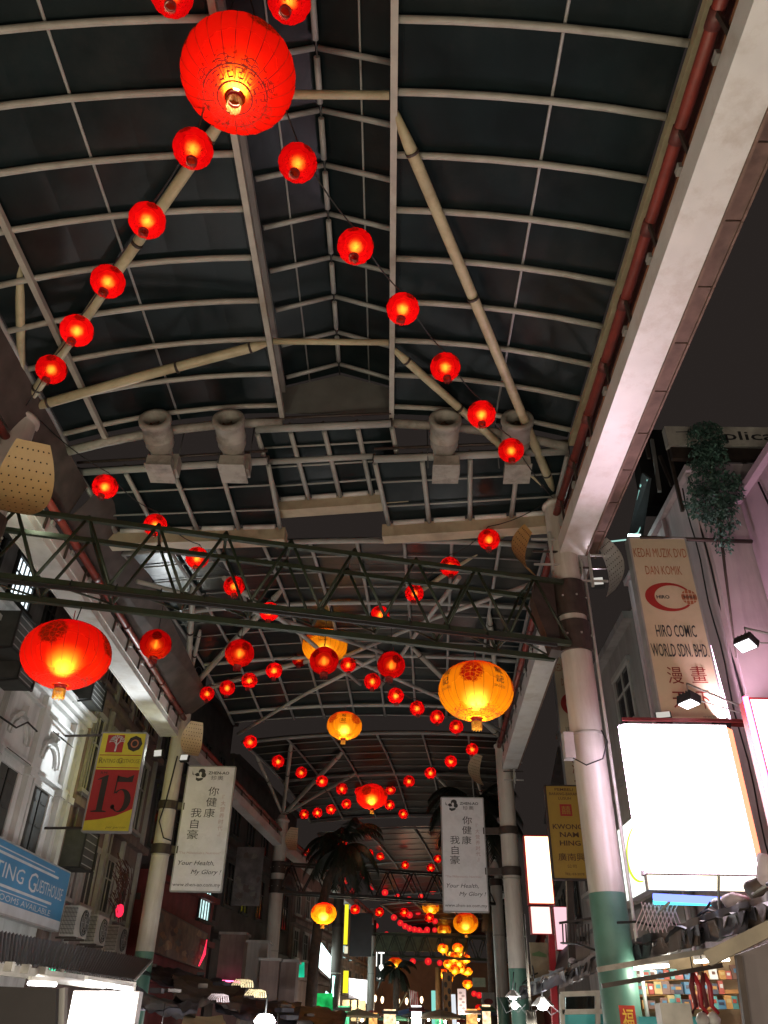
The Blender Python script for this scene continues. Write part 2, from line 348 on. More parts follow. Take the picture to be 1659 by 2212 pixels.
MB().poly([(-6.42, 13.0, E + 8.32), (-6.40, 24.2, E + 8.2), (-5.75, 24.2, E + 8.75), (-5.85, 13.0, E + 9.2)], (-0.02, 0, 0)).build('flashing', MATS['dark eave sheet'], T2)  # added dark sheet that fills the pale sky gap beside the eave
def sloped_panel(T, tl, tr, bl, br, zt, zb, nr, npur, box=None, rr=0.05):
    """a pitched sheet seen from below: pixel corners met with heights zt/zb above eye"""
    A, B, C, D_ = at(*tl, Z=zt), at(*tr, Z=zt), at(*bl, Z=zb), at(*br, Z=zb)
    MB().tube([A, B], 0.075, 10).build('cross_beam', STEELG, T)
    MB().tube([A + Vector((0, -0.12, 0.16)), B + Vector((0, -0.12, 0.16))], 0.03, 6).build('eave_trim', DARKB, T)
    for i in range(nr):
        t = i / (nr - 1) if nr > 1 else 0.5
        p, q = A.lerp(B, t), C.lerp(D_, t); p2 = p.lerp(q, 0.06)
        MB().tube([p2, q], rr, 8).build('rafter', STEELG, T)
        MB().box(p + Vector((0, 0.02, 0.05)), (0.05, 0.07, 0.16)).build('cleat', DARKB, T)
    for i in range(npur):
        t = (i + 1) / (npur + 0.7)
        MB().tube([A.lerp(C, t) + Vector((0, 0, 0.05)), B.lerp(D_, t) + Vector((0, 0, 0.05))], 0.02, 6).build('purlin', STEELG, T)
    ns = max(nr - 1, 1)
    for i in range(ns):
        a, b = A.lerp(B, i / ns), A.lerp(B, (i + 1) / ns); c, d = C.lerp(D_, i / ns), C.lerp(D_, (i + 1) / ns)
        MB().poly([a + Vector((0.004, 0, 0.10)), b + Vector((-0.004, 0, 0.10)), d + Vector((-0.004, 0, 0.10)), c + Vector((0.004, 0, 0.10))], (0, 0, 0.012)).build('roof_sheet', SHEET, T)
    if box:
        h = box
        dr = (D_ - C).normalized()
        a, b = C - dr * 0.12 + Vector((0, 0.16, -h / 2 + 0.02)), D_ + dr * 0.12 + Vector((0, 0.16, -h / 2 + 0.02))
        MB().beam(a, b, 0.30, h).build('box_gutter', BEIGE, T)
        n = max(2, nr)
        for i in range(n - 1):
            p, q = C.lerp(D_, (i + 0.12) / (n - 1)), C.lerp(D_, (i + 0.88) / (n - 1))
            MB().tube([p + Vector((0, 0, 0.03)), q + Vector((0, 0, 0.03))], 0.055, 8).build('filler_tube', GUTTER, T)
    return A, B, C, D_
T12 = thing('stepped_eave', 'three stepped sloping eave panels with beige box gutters below the jet fans', 'eave panels', (-1, 13, E + 9))
sloped_panel(T12, (553, 928), (845, 915), (600, 1082), (872, 1062), 9.75, 9.35, 5, 3, 0.26)
sloped_panel(T12, (165, 1021), (850, 985), (328, 1147), (872, 1062), 9.35, 9.0, 1, 0) if False else None
sloped_panel(T12, (167, 1021), (578, 996), (250, 1150), (605, 1140), 9.30, 8.90, 5, 2, 0.30)
sloped_panel(T12, (808, 992), (1228, 975), (840, 1133), (1195, 1110), 9.30, 8.90, 5, 2, 0.30)
MB().tube([at(578, 998, Z=9.5), at(812, 985, Z=9.5)], 0.06, 8).build('cross_beam', STEELG, T12)

# vaulted grid of the second bay
def grid_bay(T, o, ang, zoff, s0, s1, us, ncross, rise, thick_every=4, rr=0.045, ms=None, sh=None):
    ms = ms or (STEELG, STEEL)
    F = frame_pts(o, ang, zoff)
    def zc(u, s):
        t = (s - s0) / (s1 - s0); return 8.90 + rise * math.sin(math.pi * t) + 0.28 * (1 - (u / 5.2) ** 2)
    N_ = 8
    for u in us:
        MB().tube([F(u, s0 + (s1 - s0) * i / N_, zc(u, s0 + (s1 - s0) * i / N_)) for i in range(N_ + 1)], rr, 7).build('rafter', ms[0], T)
    for j in range(ncross + 1):
        s = s0 + (s1 - s0) * j / ncross; big = j % thick_every == 0
        MB().tube([F(u, s, zc(u, s) + (0.05 if not big else 0)) for u in us], 0.06 if big else 0.018, 8 if big else 5).build('cross_beam' if big else 'purlin', ms[1] if big else ms[0], T)
    for i in range(len(us) - 1):
        for j in range(0, N_):
            a, b = s0 + (s1 - s0) * j / N_, s0 + (s1 - s0) * (j + 1) / N_; u, v = us[i] + 0.003, us[i + 1] - 0.003
            MB().poly([F(u, a + .004, zc(u, a) + .09), F(v, a + .004, zc(v, a) + .09), F(v, b - .004, zc(v, b) + .09), F(u, b - .004, zc(u, b) + .09)], (0, 0, 0.01)).build('roof_sheet', sh or SHEET, T)
    return F
DSHEET = mat('shade-darkened roof sheet', (0.006, 0.006, 0.006), .6, .3, 1.2, spec=.1)  # near-black copy of the sheet, the third bay's lack of light painted in
F2 = grid_bay(T2, (-1.15, 14.9), R(3.0), -0.1, 0, 11.6, [-4.9, -3.85, -2.8, -1.75, -0.7, 0.35, 1.4, 2.45, 3.5, 4.5], 13, 0.35, 4, 0.042, (mat('part-shaded grey steel', (0.28, 0.28, 0.27), 0.5, 0.12, 4, dirt=(0.10, 0.08, 0.06), dirt_amt=0.5, dscale=2), STEELG))  # darker steel copy, the second bay's weaker light put into its colour
for (u0, s0_, u1, s1_) in ((-4.6, 0.4, 0.6, 5.6), (4.4, 0.6, -0.4, 5.8), (-4.6, 11.2, 0.4, 6.0), (4.3, 11.0, -0.2, 6.2), (-2.6, 0.3, -0.2, 8.0), (2.6, 0.4, 0.4, 8.2)):
    MB().tube([F2(u0, s0_, 8.45), F2((u0 + u1) / 2, (s0_ + s1_) / 2, 8.8), F2(u1, s1_, 8.95)], 0.055, 8).build('brace', STEELG, T2)
T3 = thing('canopy_roof', 'third roof bay, dim grid behind the row of yellow and red lanterns', 'canopy roof', (0, 33, E + 9), 'roof bays of the market street canopy')
F3 = grid_bay(T3, (-0.5, 27.2), R(6.5), -0.45, 0, 12.6, [-4.8, -3.2, -1.6, 0, 1.6, 3.2, 4.5], 12, 0.3, 6, 0.04, (STEELD, STEELD), DSHEET)
T4 = thing('canopy_roof', 'fourth roof bay with pale grey sheets, far down the street past the palms', 'canopy roof', (2, 46, E + 9), 'roof bays of the market street canopy')
F4 = grid_bay(T4, (1.2, 40.6), R(8.0), -0.8, 0, 21, [-4.8, -2.4, 0, 2.4, 4.5], 12, 0.3, 6, 0.05, (STEELD, STEELD))
T5 = thing('canopy_roof', 'farthest roof bay seen low down the street above the crowded lanterns', 'canopy roof', (4, 70, E + 9), 'roof bays of the market street canopy')
F5 = grid_bay(T5, (4.2, 62.5), R(8.0), -1.2, 0, 24, [-4.8, -2.4, 0, 2.4, 4.5], 8, 0.2, 4, 0.07)
def far_gutter(T, a, b):
    a = Vector(a); b = Vector(b)
    MB().beam(a, b, 0.4, 0.32).build('gutter', GUTTER, T)
    MB().tube([a + Vector((0.1, 0, 0.5)), b + Vector((0.1, 0, 0.5))], 0.075, 8).build('drain_pipe', REDPIPE, T)
    MB().beam(a + Vector((0.05, 0, 0.3)), b + Vector((0.05, 0, 0.3)), 0.05, 0.2).build('fascia', STEELG, T)
    for i in range(9):
        p = a.lerp(b, (i + .5) / 9); MB().beam(p + Vector((0.14, 0, 0.15)), p + Vector((0.12, 0, 0.62)), 0.04, 0.05).build('hanger', DARKB, T)
# beige end board and vent of the third bay
pa, pb, pc, pd = at(805, 1610, Y=37.5), at(958, 1612, Y=37.5), at(958, 1632, Y=37.5), at(805, 1630, Y=37.5)
MB().poly([pa, pb, pc, pd], (0, 0.25, 0)).build('box_gutter', BEIGE, T3)
MB().tube([at(815, 1637, Y=37.4), at(950, 1640, Y=37.4)], 0.09, 8).build('filler_tube', GUTTER, T3)

# ================================================================== COLUMNS
L1 = (-6.55, 10.55); R1 = (3.32, 13.2); L2 = (-6.55, 24.2); R2 = (3.85, 26.9); L3 = (-4.95, 38.2); R3 = (5.1, 41.0); L4 = (-2.9, 50.8); R4 = (7.4, 54.5); L5 = (-1.15, 63.5); R5 = (9.3, 67.5)
far_gutter(T3, (-6.6, 24.5, E + 7.45), (-5.05, 38.0, E + 7.15)); far_gutter(T3, (4.05, 27.1, E + 7.4), (5.2, 40.7, E + 7.1))
far_gutter(T4, (-5.0, 38.4, E + 7.1), (-3.0, 50.6, E + 6.9)); far_gutter(T4, (5.2, 41.3, E + 7.0), (7.4, 54.3, E + 6.8))
far_gutter(T5, (-3.0, 51, E + 6.8), (-1.2, 63.4, E + 6.6))
def perforated(parent, c, ang, h=1.15, wd=0.8, curve=0.35, m=None, tilt=0.0):
    """curved reflector sheet with drilled holes"""
    mb = MB(); nu, nv = 14, 16; c = Vector(c); rot = Matrix.Rotation(ang, 3, 'Z') @ Matrix.Rotation(tilt, 3, 'X')
    def pt(a, b, off=0.0):
        x = (a - 0.5) * wd; z = (b - 0.5) * h
        top = 1 - 0.42 * abs(2 * b - 1) ** 2.2
        return c + rot @ Vector((x * top, curve * (1 - (2 * b - 1) ** 2) + off, z))
    vs = [pt(i / nu, j / nv) for j in range(nv + 1) for i in range(nu + 1)] + [pt(i / nu, j / nv, -0.01) for j in range(nv + 1) for i in range(nu + 1)]
    fs = [(j * (nu + 1) + i, j * (nu + 1) + i + 1, (j + 1) * (nu + 1) + i + 1, (j + 1) * (nu + 1) + i) for j in range(nv) for i in range(nu)]
    k = (nu + 1) * (nv + 1); mb.add(vs, fs + [tuple(x + k for x in f[::-1]) for f in fs], True)
    o = mb.build('reflector', m, parent)
    hb = MB()
    for j in range(10):
        for i in range(7):
            a, b = (i + 0.5 + 0.5 * (j % 2)) / 7.6, (j + 0.7) / 10.4
            if 0.05 < a < 0.95:
                for off in (0.006, -0.016):
                    p = pt(a, b, off); tz = (pt(a, b + 0.02, off) - pt(a, b - 0.02, off)).normalized(); tx = rot @ Vector((1, 0, 0))
                    hb.add([p + tx * math.cos(q) * 0.014 + tz * math.sin(q) * 0.016 for q in [x * math.pi / 3 for x in range(6)]], [tuple(range(6))])
    h_ = hb.build('drilled_holes', mat('hole shadow metal', (0.03, 0.02, 0.015), 0.9), o); h_.matrix_parent_inverse = Matrix(); h_['kind'] = 'stuff'
    return o
def column(p, ztop, label, green=1.78, paint=None, r=0.27, sleeves=((6.75, 5.75),), struts=(), smat=None, node_z=None):
    x, y = p; T = thing('canopy_column', label, 'column', (x, y, 0), 'round steel columns carrying the canopy')
    zt = E + ztop
    MB().lathe([(r, E + green), (r, zt - 0.35), (r * 0.98, zt - 0.3), (r * 1.15, zt - 0.28), (r * 1.15, zt - 0.22), (r * 0.9, zt - 0.18), (r * 0.62, zt)], 32, Matrix.Translation((x, y, 0))).build('shaft', paint or COLP, T)
    MB().lathe([(r * 1.03, 0.0), (r * 1.03, 0.3), (r + 0.002, 0.32), (r + 0.002, E + green)], 32, Matrix.Translation((x, y, 0))).build('painted_base', COLG if paint is None else paint, T)
    MB().lathe([(r + .004, E + green + 2.4), (r + .012, E + green + 2.41), (r + .012, E + green + 2.44), (r + .004, E + green + 2.45)], 32, Matrix.Translation((x, y, 0))).build('weld_ring', STEEL, T)
    for (a, b) in sleeves:
        MB().lathe([(r + 0.005, E + b), (r + 0.045, E + b + 0.005), (r + 0.045, E + a - 0.005), (r + 0.005, E + a)], 32, Matrix.Translation((x, y, 0)), smooth=False).build('clamp_sleeve', DARKB, T)
        for q in range(8 if a - b > .4 else 0):
            an = q * math.pi / 4 + 0.2
            MB().box((x + (r + .055) * math.cos(an), y + (r + .055) * math.sin(an), E + (a + b) / 2), (0.03, 0.03, 0.03)).build('bolt', STEELG, T)
    nz = E + (node_z or ztop)
    N0 = Vector((x, y, nz))
    for (q, rad) in struts:
        q = Vector(q); d = (q - N0).normalized()
        a = N0 + d * 0.18
        b = q - d * 0.05
        bend = a.lerp(b, 0.5) + Vector((0, 0, 0.03))
        MB().tube([a, a.lerp(b, .06), bend, a.lerp(b, .94), b], [rad * .55, rad, rad, rad, rad * .55], 12).build('strut', smat or STEELY, T)
        for t in (0.07, 0.62, 0.93):
            c = a.lerp(b, t); MB().tube([c - d * 0.02, c + d * 0.02], rad * 1.14, 12).build('strut_collar', DARKB, T)
    return T
# strut heads in the first bay are on the ribs
cR1 = column(R1, 9.15, 'thick column on the right with brown clamp sleeves, beside the glaring white lightbox', sleeves=((7.12, 6.42), (6.30, 5.72)), green=1.82,
       struts=[(F1(1.06, 5.6, 9.95), 0.085), (F1(1.06, 9.85, 9.95), 0.075)])
cL1 = column(L1, 9.05, 'near left column cut by the photo edge, with struts fanning from its yellowish head', sleeves=((6.8, 6.1),),
       struts=[(F1(-1.06, 5.6, 9.95), 0.082), (F1(-1.06, 9.75, 9.95), 0.088)], green=1.8, r=0.30)
# smaller back struts reaching the eaves
for (T_, n0, q, rd) in ((cL1, (L1[0], L1[1], E + 9.0), (-5.6, 7.6, E + 9.6), 0.07), (cL1, (L1[0], L1[1], E + 9.0), (-7.0, 6.6, E + 9.5), 0.07), (cR1, (R1[0], R1[1], E + 9.1), (2.6, 15.4, E + 9.2), 0.055), (cR1, (R1[0], R1[1], E + 9.1), (0.6, 17.8, E + 9.3), 0.06)):
    MB().tube([n0, q], rd, 10).build('strut', STEELY, T_)
F2g = lambda u, s: F2(u, s, 8.90 + 0.35 * math.sin(math.pi * s / 11.6) + 0.28 * (1 - (u / 5.2) ** 2))
cL2 = column(L2, 8.95, 'second left column with a white Zhen-Ao banner clamped to it', sleeves=((5.62, 5.38), (4.42, 4.16)), green=1.72, r=0.25,
       struts=[(F2g(-3.85, 2.0), 0.085), (F2g(-1.75, 2.6), 0.085), (F2g(-1.0, 7.0), 0.08), (F2g(-4.4, 4.8), 0.06)], smat=STEEL)
cR2 = column(R2, 8.5, 'second right column carrying the other Zhen-Ao banner', sleeves=((5.62, 5.38), (4.42, 4.16)), green=1.65, r=0.27,
       struts=[(F2g(3.5, 4.0), 0.07), (F2g(1.4, 6.5), 0.08), (F2g(2.45, 9.5), 0.08)], smat=STEEL)
F3g = lambda u, s: F3(u, s, 8.90 + 0.3 * math.sin(math.pi * s / 12.6) + 0.28 * (1 - (u / 5.2) ** 2))
cL3 = column(L3, 8.35, 'third left column, dim, beside the beige shutter boxes', sleeves=((6.35, 5.85), (5.6, 5.05)), green=0.4, r=0.29,
       struts=[(F3g(-4.8, 2.0), 0.07), (F3g(-3.2, 0.8), 0.08), (F3g(-1.6, 2.6), 0.09), (F3g(-1.6, 6.0), 0.07)], smat=STEEL)
cR3 = column(R3, 8.1, 'third right column hidden largely behind the palm fronds', sleeves=((6.2, 5.9),), green=1.4, r=0.27, struts=[(F3g(3.2, 3.0), 0.07), (F3g(1.6, 6.0), 0.07)], smat=STEEL)
cL4 = column(L4, 8.0, 'brown far column between the yellow neon strip and the white sign', sleeves=((5.2, 5.0),), green=0.3, r=0.30, smat=STEEL, paint=mat('dark brown column paint', (0.075, 0.055, 0.045), .5, .15, 3))
cL5 = column(L5, 7.5, 'far pale column with bright green foot near the fork-shaped lit sign', green=1.0, r=0.26, smat=STEEL)
perforated(cL1, at(48, 1028, Y=9.6), R(20), 1.3, 0.85, 0.40, mat('yellowed reflector sheet', (0.50, 0.34, 0.15), 0.5, 0.08, 4, dirt=(0.3, 0.17, 0.06), dirt_amt=0.5))
perforated(cR1, at(1145, 1188, Y=12.6), R(58), 0.95, 0.6, 0.24, mat('ochre reflector sheet', (0.42, 0.25, 0.07), 0.5, 0.1, 4, dirt=(0.2, 0.1, 0.03), dirt_amt=0.5))
perforated(cR1, at(1310, 1225, Y=13.3), R(-72), 1.15, 0.55, 0.22, mat('pale reflector sheet', (0.40, 0.38, 0.36), 0.5, 0.1, 4))
perforated(cL2, at(420, 1595, Y=23.2), R(30), 1.0, 0.65, 0.28, mat('warm reflector sheet', (0.50, 0.38, 0.24), 0.5, 0.08, 4))
perforated(cL3, at(634, 1812, Y=37.3), R(30), 0.95, 0.6, 0.25, MATS['warm reflector sheet'])
perforated(cR2, at(1036, 1662, Y=26.2), R(45), 0.95, 0.6, 0.25, MATS['warm reflector sheet'])
for (cx, T_) in ((at(1190, 1190, Y=13.0), cR1), (at(1275, 1225, Y=13.1), cR1), (at(1110, 1665, Y=26.5), cR2)):
    for k in range(3): MB().beam(cx + Vector((-.35, 0, -.3 + k * .28)), cx + Vector((.3, 0, -.3 + k * .28)), 0.035, 0.035).build('bracket_bar', DARKB if k % 2 else STEELG, T_)
    MB().beam(cx + Vector((0, 0, -.42)), cx + Vector((0, 0, .42)), 0.05, 0.05).build('bracket_bar', STEELG, T_)
MB().tube([(R1[0] + .34, R1[1] - .05, 0.2), (R1[0] + .34, R1[1] - .05, E + 7.6)], 0.028, 8).build('conduit', GUTTER, cR1)
for k, (u, z) in enumerate(((-.14, 7.62), (0.0, 7.66), (.14, 7.62), (.26, 7.58))):
    MB().poly([(R1[0] + u, R1[1] - .2, E + z), (R1[0] + u + .02, R1[1] - .2, E + z), (R1[0] + u + .02, R1[1] + .2, E + z), (R1[0] + u, R1[1] + .2, E + z)], (0, 0, -0.28)).build('stiffener', STEELG, cR1)
b0 = at(1228, 1612, Y=12.8)
MB().box(b0, (0.16, 0.2, 0.42)).build('junction_box', mat('grey plastic box', (0.4, 0.39, 0.37), 0.5), cR1)
pts = [b0 + Vector((0.03, -.1, -.22)), b0 + Vector((0.2, -.22, -.36)), b0 + Vector((0.45, -.3, -.28)), b0 + Vector((0.62, -.1, 0.05)), b0 + Vector((0.6, .1, 0.3))]
MB().tube(pts, 0.012, 6).build('loop_cable', BLACK, cR1)
pts = [(L2[0] + .1, L2[1] - .25, E + 6.9), (L2[0] + .0, L2[1] - .32, E + 5.6), (L2[0] - .1, L2[1] - .34, E + 5.0), (L2[0] + .1, L2[1] - .34, E + 4.55), (L2[0] + .3, L2[1] - .2, E + 4.5)]
MB().tube(pts, 0.02, 6).build('loop_cable', BLACK, cL2)

# ================================================================== TRUSSES
def truss(label, a, b, zt, zb, n, depth=0.55, m=TRUSSG, rc=0.05, rw=0.028, bow=0.0):
    a = Vector((a[0], a[1], 0)); b = Vector((b[0], b[1], 0)); mid = (a + b) / 2
    T = thing('lattice_truss', label, 'truss', (mid.x, mid.y, E + zb), 'lattice trusses crossing the street')
    nrm = Vector((-(b - a).y, (b - a).x, 0)).normalized() * depth / 2
    def P(t, z, s): return a.lerp(b, t) + nrm * s + Vector((0, 0, E + z + bow * math.sin(math.pi * t)))
    for s in (-1, 1):
        MB().beam(P(0, zt, s), P(1, zt, s), rc * 1.6, rc * 1.6).build('chord', m, T)
        MB().beam(P(0, zb, s), P(1, zb, s), rc * 1.9, rc * 1.9).build('chord', m, T)
        for i in range(n):
            t0, t1, tm = i / n, (i + 1) / n, (i + .5) / n
            MB().tube([P(t0, zb, s), P(tm, zt, s)], rw, 6).build('web_bar', m, T)
            MB().tube([P(tm, zt, s), P(t1, zb, s)], rw, 6).build('web_bar', m, T)
    for i in range(n + 1):
        MB().tube([P(i / n, zb, -1), P(i / n, zb, 1)], rw, 6).build('cross_bar', m, T)
        if i < n: MB().tube([P((i + .5) / n, zt, -1), P((i + .5) / n, zt, 1)], rw, 6).build('cross_bar', m, T)
        if i < n: MB().tube([P(i / n, zb, -1), P((i + 1) / n, zb, 1)], rw * .7, 5).build('cross_bar', m, T)
    return T, P
tr1, TP = truss('near dark green lattice truss running across from the left edge to the thick right column', (L1[0] - .2, L1[1] + .3), (R1[0] - .25, R1[1]), 7.0, 5.78, 9, depth=0.7, bow=0.12)
MB().beam(TP(0.0, 5.66, -1.25), TP(0.97, 5.66, -1.25), 0.05, 0.05).build('cable_tray', BLACK, tr1)
for i in range(14): MB().beam(TP(0.03 + i * .068, 5.66, -1.25), TP(0.03 + i * .068, 5.80, -1.0), 0.02, 0.02).build('tray_hook', BLACK, tr1)
gp = [TP(0.955, 7.10, -.5), TP(0.99, 7.12, -.5), TP(0.99, 5.70, -.5), TP(0.972, 5.70, -.5), TP(0.945, 6.7, -.5)]
MB().poly(gp, (0, 0.35, 0)).build('end_plate', DARKB, tr1)
tr2, _ = truss('second lattice truss, black against the far red lanterns, between the third columns', (L3[0], L3[1]), (R3[0] - .2, R3[1]), 6.25, 5.1, 9, depth=0.6, m=mat('black truss paint', (0.02, 0.018, 0.017), 0.5), rc=0.06, rw=0.03)
tr3, _ = truss('farthest lattice truss, greenish, low above the crowd of yellow lanterns', (L5[0], L5[1]), (R5[0] - .6, R5[1] - 1.5), 5.9, 4.55, 9, depth=0.6, m=mat('grey green truss', (0.05, 0.06, 0.04), 0.5), rc=0.06, rw=0.035)

# ================================================================== JET FANS
def jet_fan(px, py, label, rz):
    c = at(px, py, Z=9.45)
    T = thing('jet_fan', label, 'jet fan', c + Vector((0, 0.5, -0.4)), 'jet fans in a row under the roof end')
    M = Matrix.Translation(c) @ Matrix.Rotation(rz, 4, 'Z') @ Matrix.Rotation(R(-90 - 12), 4, 'X')
    r = 0.27
    MB().lathe([(r * .72, 0.25), (r * .74, 0.02), (r * .80, 0.0), (r * 1.08, 0.0), (r * 1.12, 0.03), (r * 1.12, 0.10), (r * 1.0, 0.12), (r * 1.0, 0.42), (r * 1.03, 0.43), (r * 1.03, 0.46), (r * .98, 0.47), (r * .98, 0.62), (r * .78, 0.75), (r * .74, 0.95), (r * .6, 1.0)], 32, M).build('casing', GRIME, T)
    MB().lathe([(0.0, 0.16), (r * .25, 0.17), (r * .28, 0.3), (r * .1, 0.34)], 16, M).build('motor_hub', mat('rusty hub', (0.10, 0.06, 0.04), 0.7), T)
    for k in range(7):
        a = k * 2 * math.pi / 7; d = Vector((math.cos(a), math.sin(a), 0)); t_ = Vector((-math.sin(a), math.cos(a), 0))
        q = [d * .06 + t_ * .02 + Vector((0, 0, .22)), d * .06 - t_ * .02 + Vector((0, 0, .28)), d * .19 - t_ * .06 + Vector((0, 0, .29)), d * .19 + t_ * .06 + Vector((0, 0, .21))]
        MB().poly([M @ v for v in q], M.to_3x3() @ Vector((0, 0, .008))).build('blade', MATS['rusty hub'], T)
    b = MB(); bc = M @ Vector((0, 0, 0.83)); b.box(bc + Vector((0.03, 0.08, -0.32)), (0.46, 0.55, 0.20), Matrix.Rotation(rz, 3, 'Z')); b.build('base_box', GRIME, T)
    MB().box(bc + Vector((0.03, 0.08, -0.445)), (0.50, 0.60, 0.03), Matrix.Rotation(rz, 3, 'Z')).build('base_plate', GRIME, T)
    MB().box(bc + Vector((0.25, 0.22, -0.16)), (0.12, 0.3, 0.36), Matrix.Rotation(rz, 3, 'Z')).build('terminal_box', GRIME, T)
    for s in (-.3, .3): MB().tube([bc + Vector((s, .1, -.3)), bc + Vector((s, .15, 0.8))], 0.012, 5).build('hanger_rod', WIRE, T)
    return T
jet_fan(334, 903, 'leftmost grimy cream jet fan under the roof end', R(2))
jet_fan(493, 903, 'second jet fan from the left, next to the small upper eave panel', R(1))
jet_fan(962, 903, 'jet fan right of the roof gable, partly behind a diagonal strut', R(-1))
jet_fan(1118, 903, 'rightmost jet fan, crossed by the long yellowish strut', R(-3))
# ================================================================== LANTERNS
def lantern_shell_mat(name, base, upper, clear, pattern, pcol, tint, fwd=0.25):
    m = bpy.data.materials.new(name); N, L = nodes(m); N.remove(N['Principled BSDF'])
    tc = N.new('ShaderNodeTexCoord'); sep = N.new('ShaderNodeSeparateXYZ'); L.new(tc.outputs['Object'], sep.inputs[0])
    # cloth colour, painted band near the top
    mr = N.new('ShaderNodeMapRange'); mr.inputs[1].default_value = 0.30; mr.inputs[2].default_value = 0.62
    L.new(sep.outputs[2], mr.inputs[0])
    mx = N.new('ShaderNodeMix'); mx.data_type = 'RGBA'; L.new(mr.outputs[0], mx.inputs[0])
    mx.inputs[6].default_value = base + (1,); mx.inputs[7].default_value = upper + (1,)
    no = N.new('ShaderNodeTexNoise'); no.inputs['Scale'].default_value = 9; no.inputs['Detail'].default_value = 8; no.inputs['Roughness'].default_value = 0.75
    L.new(tc.outputs['Object'], no.inputs[0])
    # printed blossom patches: four discs round the lantern broken by noise
    at_ = N.new('ShaderNodeMath'); at_.operation = 'ARCTAN2'; L.new(sep.outputs[1], at_.inputs[0]); L.new(sep.outputs[0], at_.inputs[1])
    sc = N.new('ShaderNodeMath'); sc.operation = 'MULTIPLY'; sc.inputs[1].default_value = 4 / (2 * math.pi); L.new(at_.outputs[0], sc.inputs[0])
    ad = N.new('ShaderNodeMath'); ad.operation = 'ADD'; ad.inputs[1].default_value = 10.37; L.new(sc.outputs[0], ad.inputs[0])
    fr = N.new('ShaderNodeMath'); fr.operation = 'FRACT'; L.new(ad.outputs[0], fr.inputs[0])
    s5 = N.new('ShaderNodeMath'); s5.operation = 'SUBTRACT'; s5.inputs[1].default_value = 0.5; L.new(fr.outputs[0], s5.inputs[0])
    m3 = N.new('ShaderNodeMath'); m3.operation = 'MULTIPLY'; m3.inputs[1].default_value = 1.5; L.new(s5.outputs[0], m3.inputs[0])
    zs = N.new('ShaderNodeMath'); zs.operation = 'SUBTRACT'; zs.inputs[1].default_value = 0.22; L.new(sep.outputs[2], zs.inputs[0])
    p1 = N.new('ShaderNodeMath'); p1.operation = 'POWER'; p1.inputs[1].default_value = 2; L.new(m3.outputs[0], p1.inputs[0])
    p2 = N.new('ShaderNodeMath'); p2.operation = 'POWER'; p2.inputs[1].default_value = 2; L.new(zs.outputs[0], p2.inputs[0])
    su = N.new('ShaderNodeMath'); su.operation = 'ADD'; L.new(p1.outputs[0], su.inputs[0]); L.new(p2.outputs[0], su.inputs[1])
    sq = N.new('ShaderNodeMath'); sq.operation = 'SQRT'; L.new(su.outputs[0], sq.inputs[0])
    ms = N.new('ShaderNodeMapRange'); ms.inputs[1].default_value = 0.29; ms.inputs[2].default_value = 0.34; ms.inputs[3].default_value = 1; ms.inputs[4].default_value = 0
    ne = N.new('ShaderNodeMath'); ne.operation = 'MULTIPLY_ADD'; ne.inputs[1].default_value = 0.34; L.new(no.outputs[0], ne.inputs[0]); L.new(sq.outputs[0], ne.inputs[2])
    n6 = N.new('ShaderNodeMath'); n6.operation = 'SUBTRACT'; n6.inputs[1].default_value = 0.17; L.new(ne.outputs[0], n6.inputs[0]); L.new(n6.outputs[0], ms.inputs[0])
    vo = N.new('ShaderNodeTexVoronoi'); vo.feature = 'DISTANCE_TO_EDGE'; vo.inputs['Scale'].default_value = 9; L.new(tc.outputs['Object'], vo.inputs[0])
    vr = N.new('ShaderNodeMapRange'); vr.inputs[1].default_value = 0.03; vr.inputs[2].default_value = 0.10; vr.inputs[3].default_value = 0.55; vr.inputs[4].default_value = 1.0; L.new(vo.outputs[0], vr.inputs[0])
    nr = N.new('ShaderNodeMapRange'); nr.inputs[1].default_value = 0.34; nr.inputs[2].default_value = 0.44; L.new(no.outputs[0], nr.inputs[0])
    a1 = N.new('ShaderNodeMath'); a1.operation = 'MULTIPLY'; L.new(ms.outputs[0], a1.inputs[0]); L.new(vr.outputs[0], a1.inputs[1])
    a2 = N.new('ShaderNodeMath'); a2.operation = 'MULTIPLY'; L.new(a1.outputs[0], a2.inputs[0]); L.new(nr.outputs[0], a2.inputs[1])
    # leafy scatter low on the lantern
    n4 = N.new('ShaderNodeTexNoise'); n4.inputs['Scale'].default_value = 16; n4.inputs['Detail'].default_value = 3; L.new(tc.outputs['Object'], n4.inputs[0])
    r4 = N.new('ShaderNodeMapRange'); r4.inputs[1].default_value = 0.60; r4.inputs[2].default_value = 0.63; L.new(n4.outputs[0], r4.inputs[0])
    z4 = N.new('ShaderNodeMapRange'); z4.inputs[1].default_value = -0.5; z4.inputs[2].default_value = -0.6; L.new(sep.outputs[2], z4.inputs[0])
    a4 = N.new('ShaderNodeMath'); a4.operation = 'MULTIPLY'; L.new(r4.outputs[0], a4.inputs[0]); L.new(z4.outputs[0], a4.inputs[1])
    am = N.new('ShaderNodeMath'); am.operation = 'MAXIMUM'; L.new(a2.outputs[0], am.inputs[0]); L.new(a4.outputs[0], am.inputs[1])
    a5 = N.new('ShaderNodeMath'); a5.operation = 'MULTIPLY'; a5.inputs[1].default_value = pattern; L.new(am.outputs[0], a5.inputs[0])
    mp = N.new('ShaderNodeMix'); mp.data_type = 'RGBA'; L.new(a5.outputs[0], mp.inputs[0]); L.new(mx.outputs[2], mp.inputs[6]); mp.inputs[7].default_value = pcol + (1,)
    tl = N.new('ShaderNodeBsdfTranslucent'); L.new(mp.outputs[2], tl.inputs[0])
    df = N.new('ShaderNodeBsdfDiffuse'); L.new(mp.outputs[2], df.inputs[0])
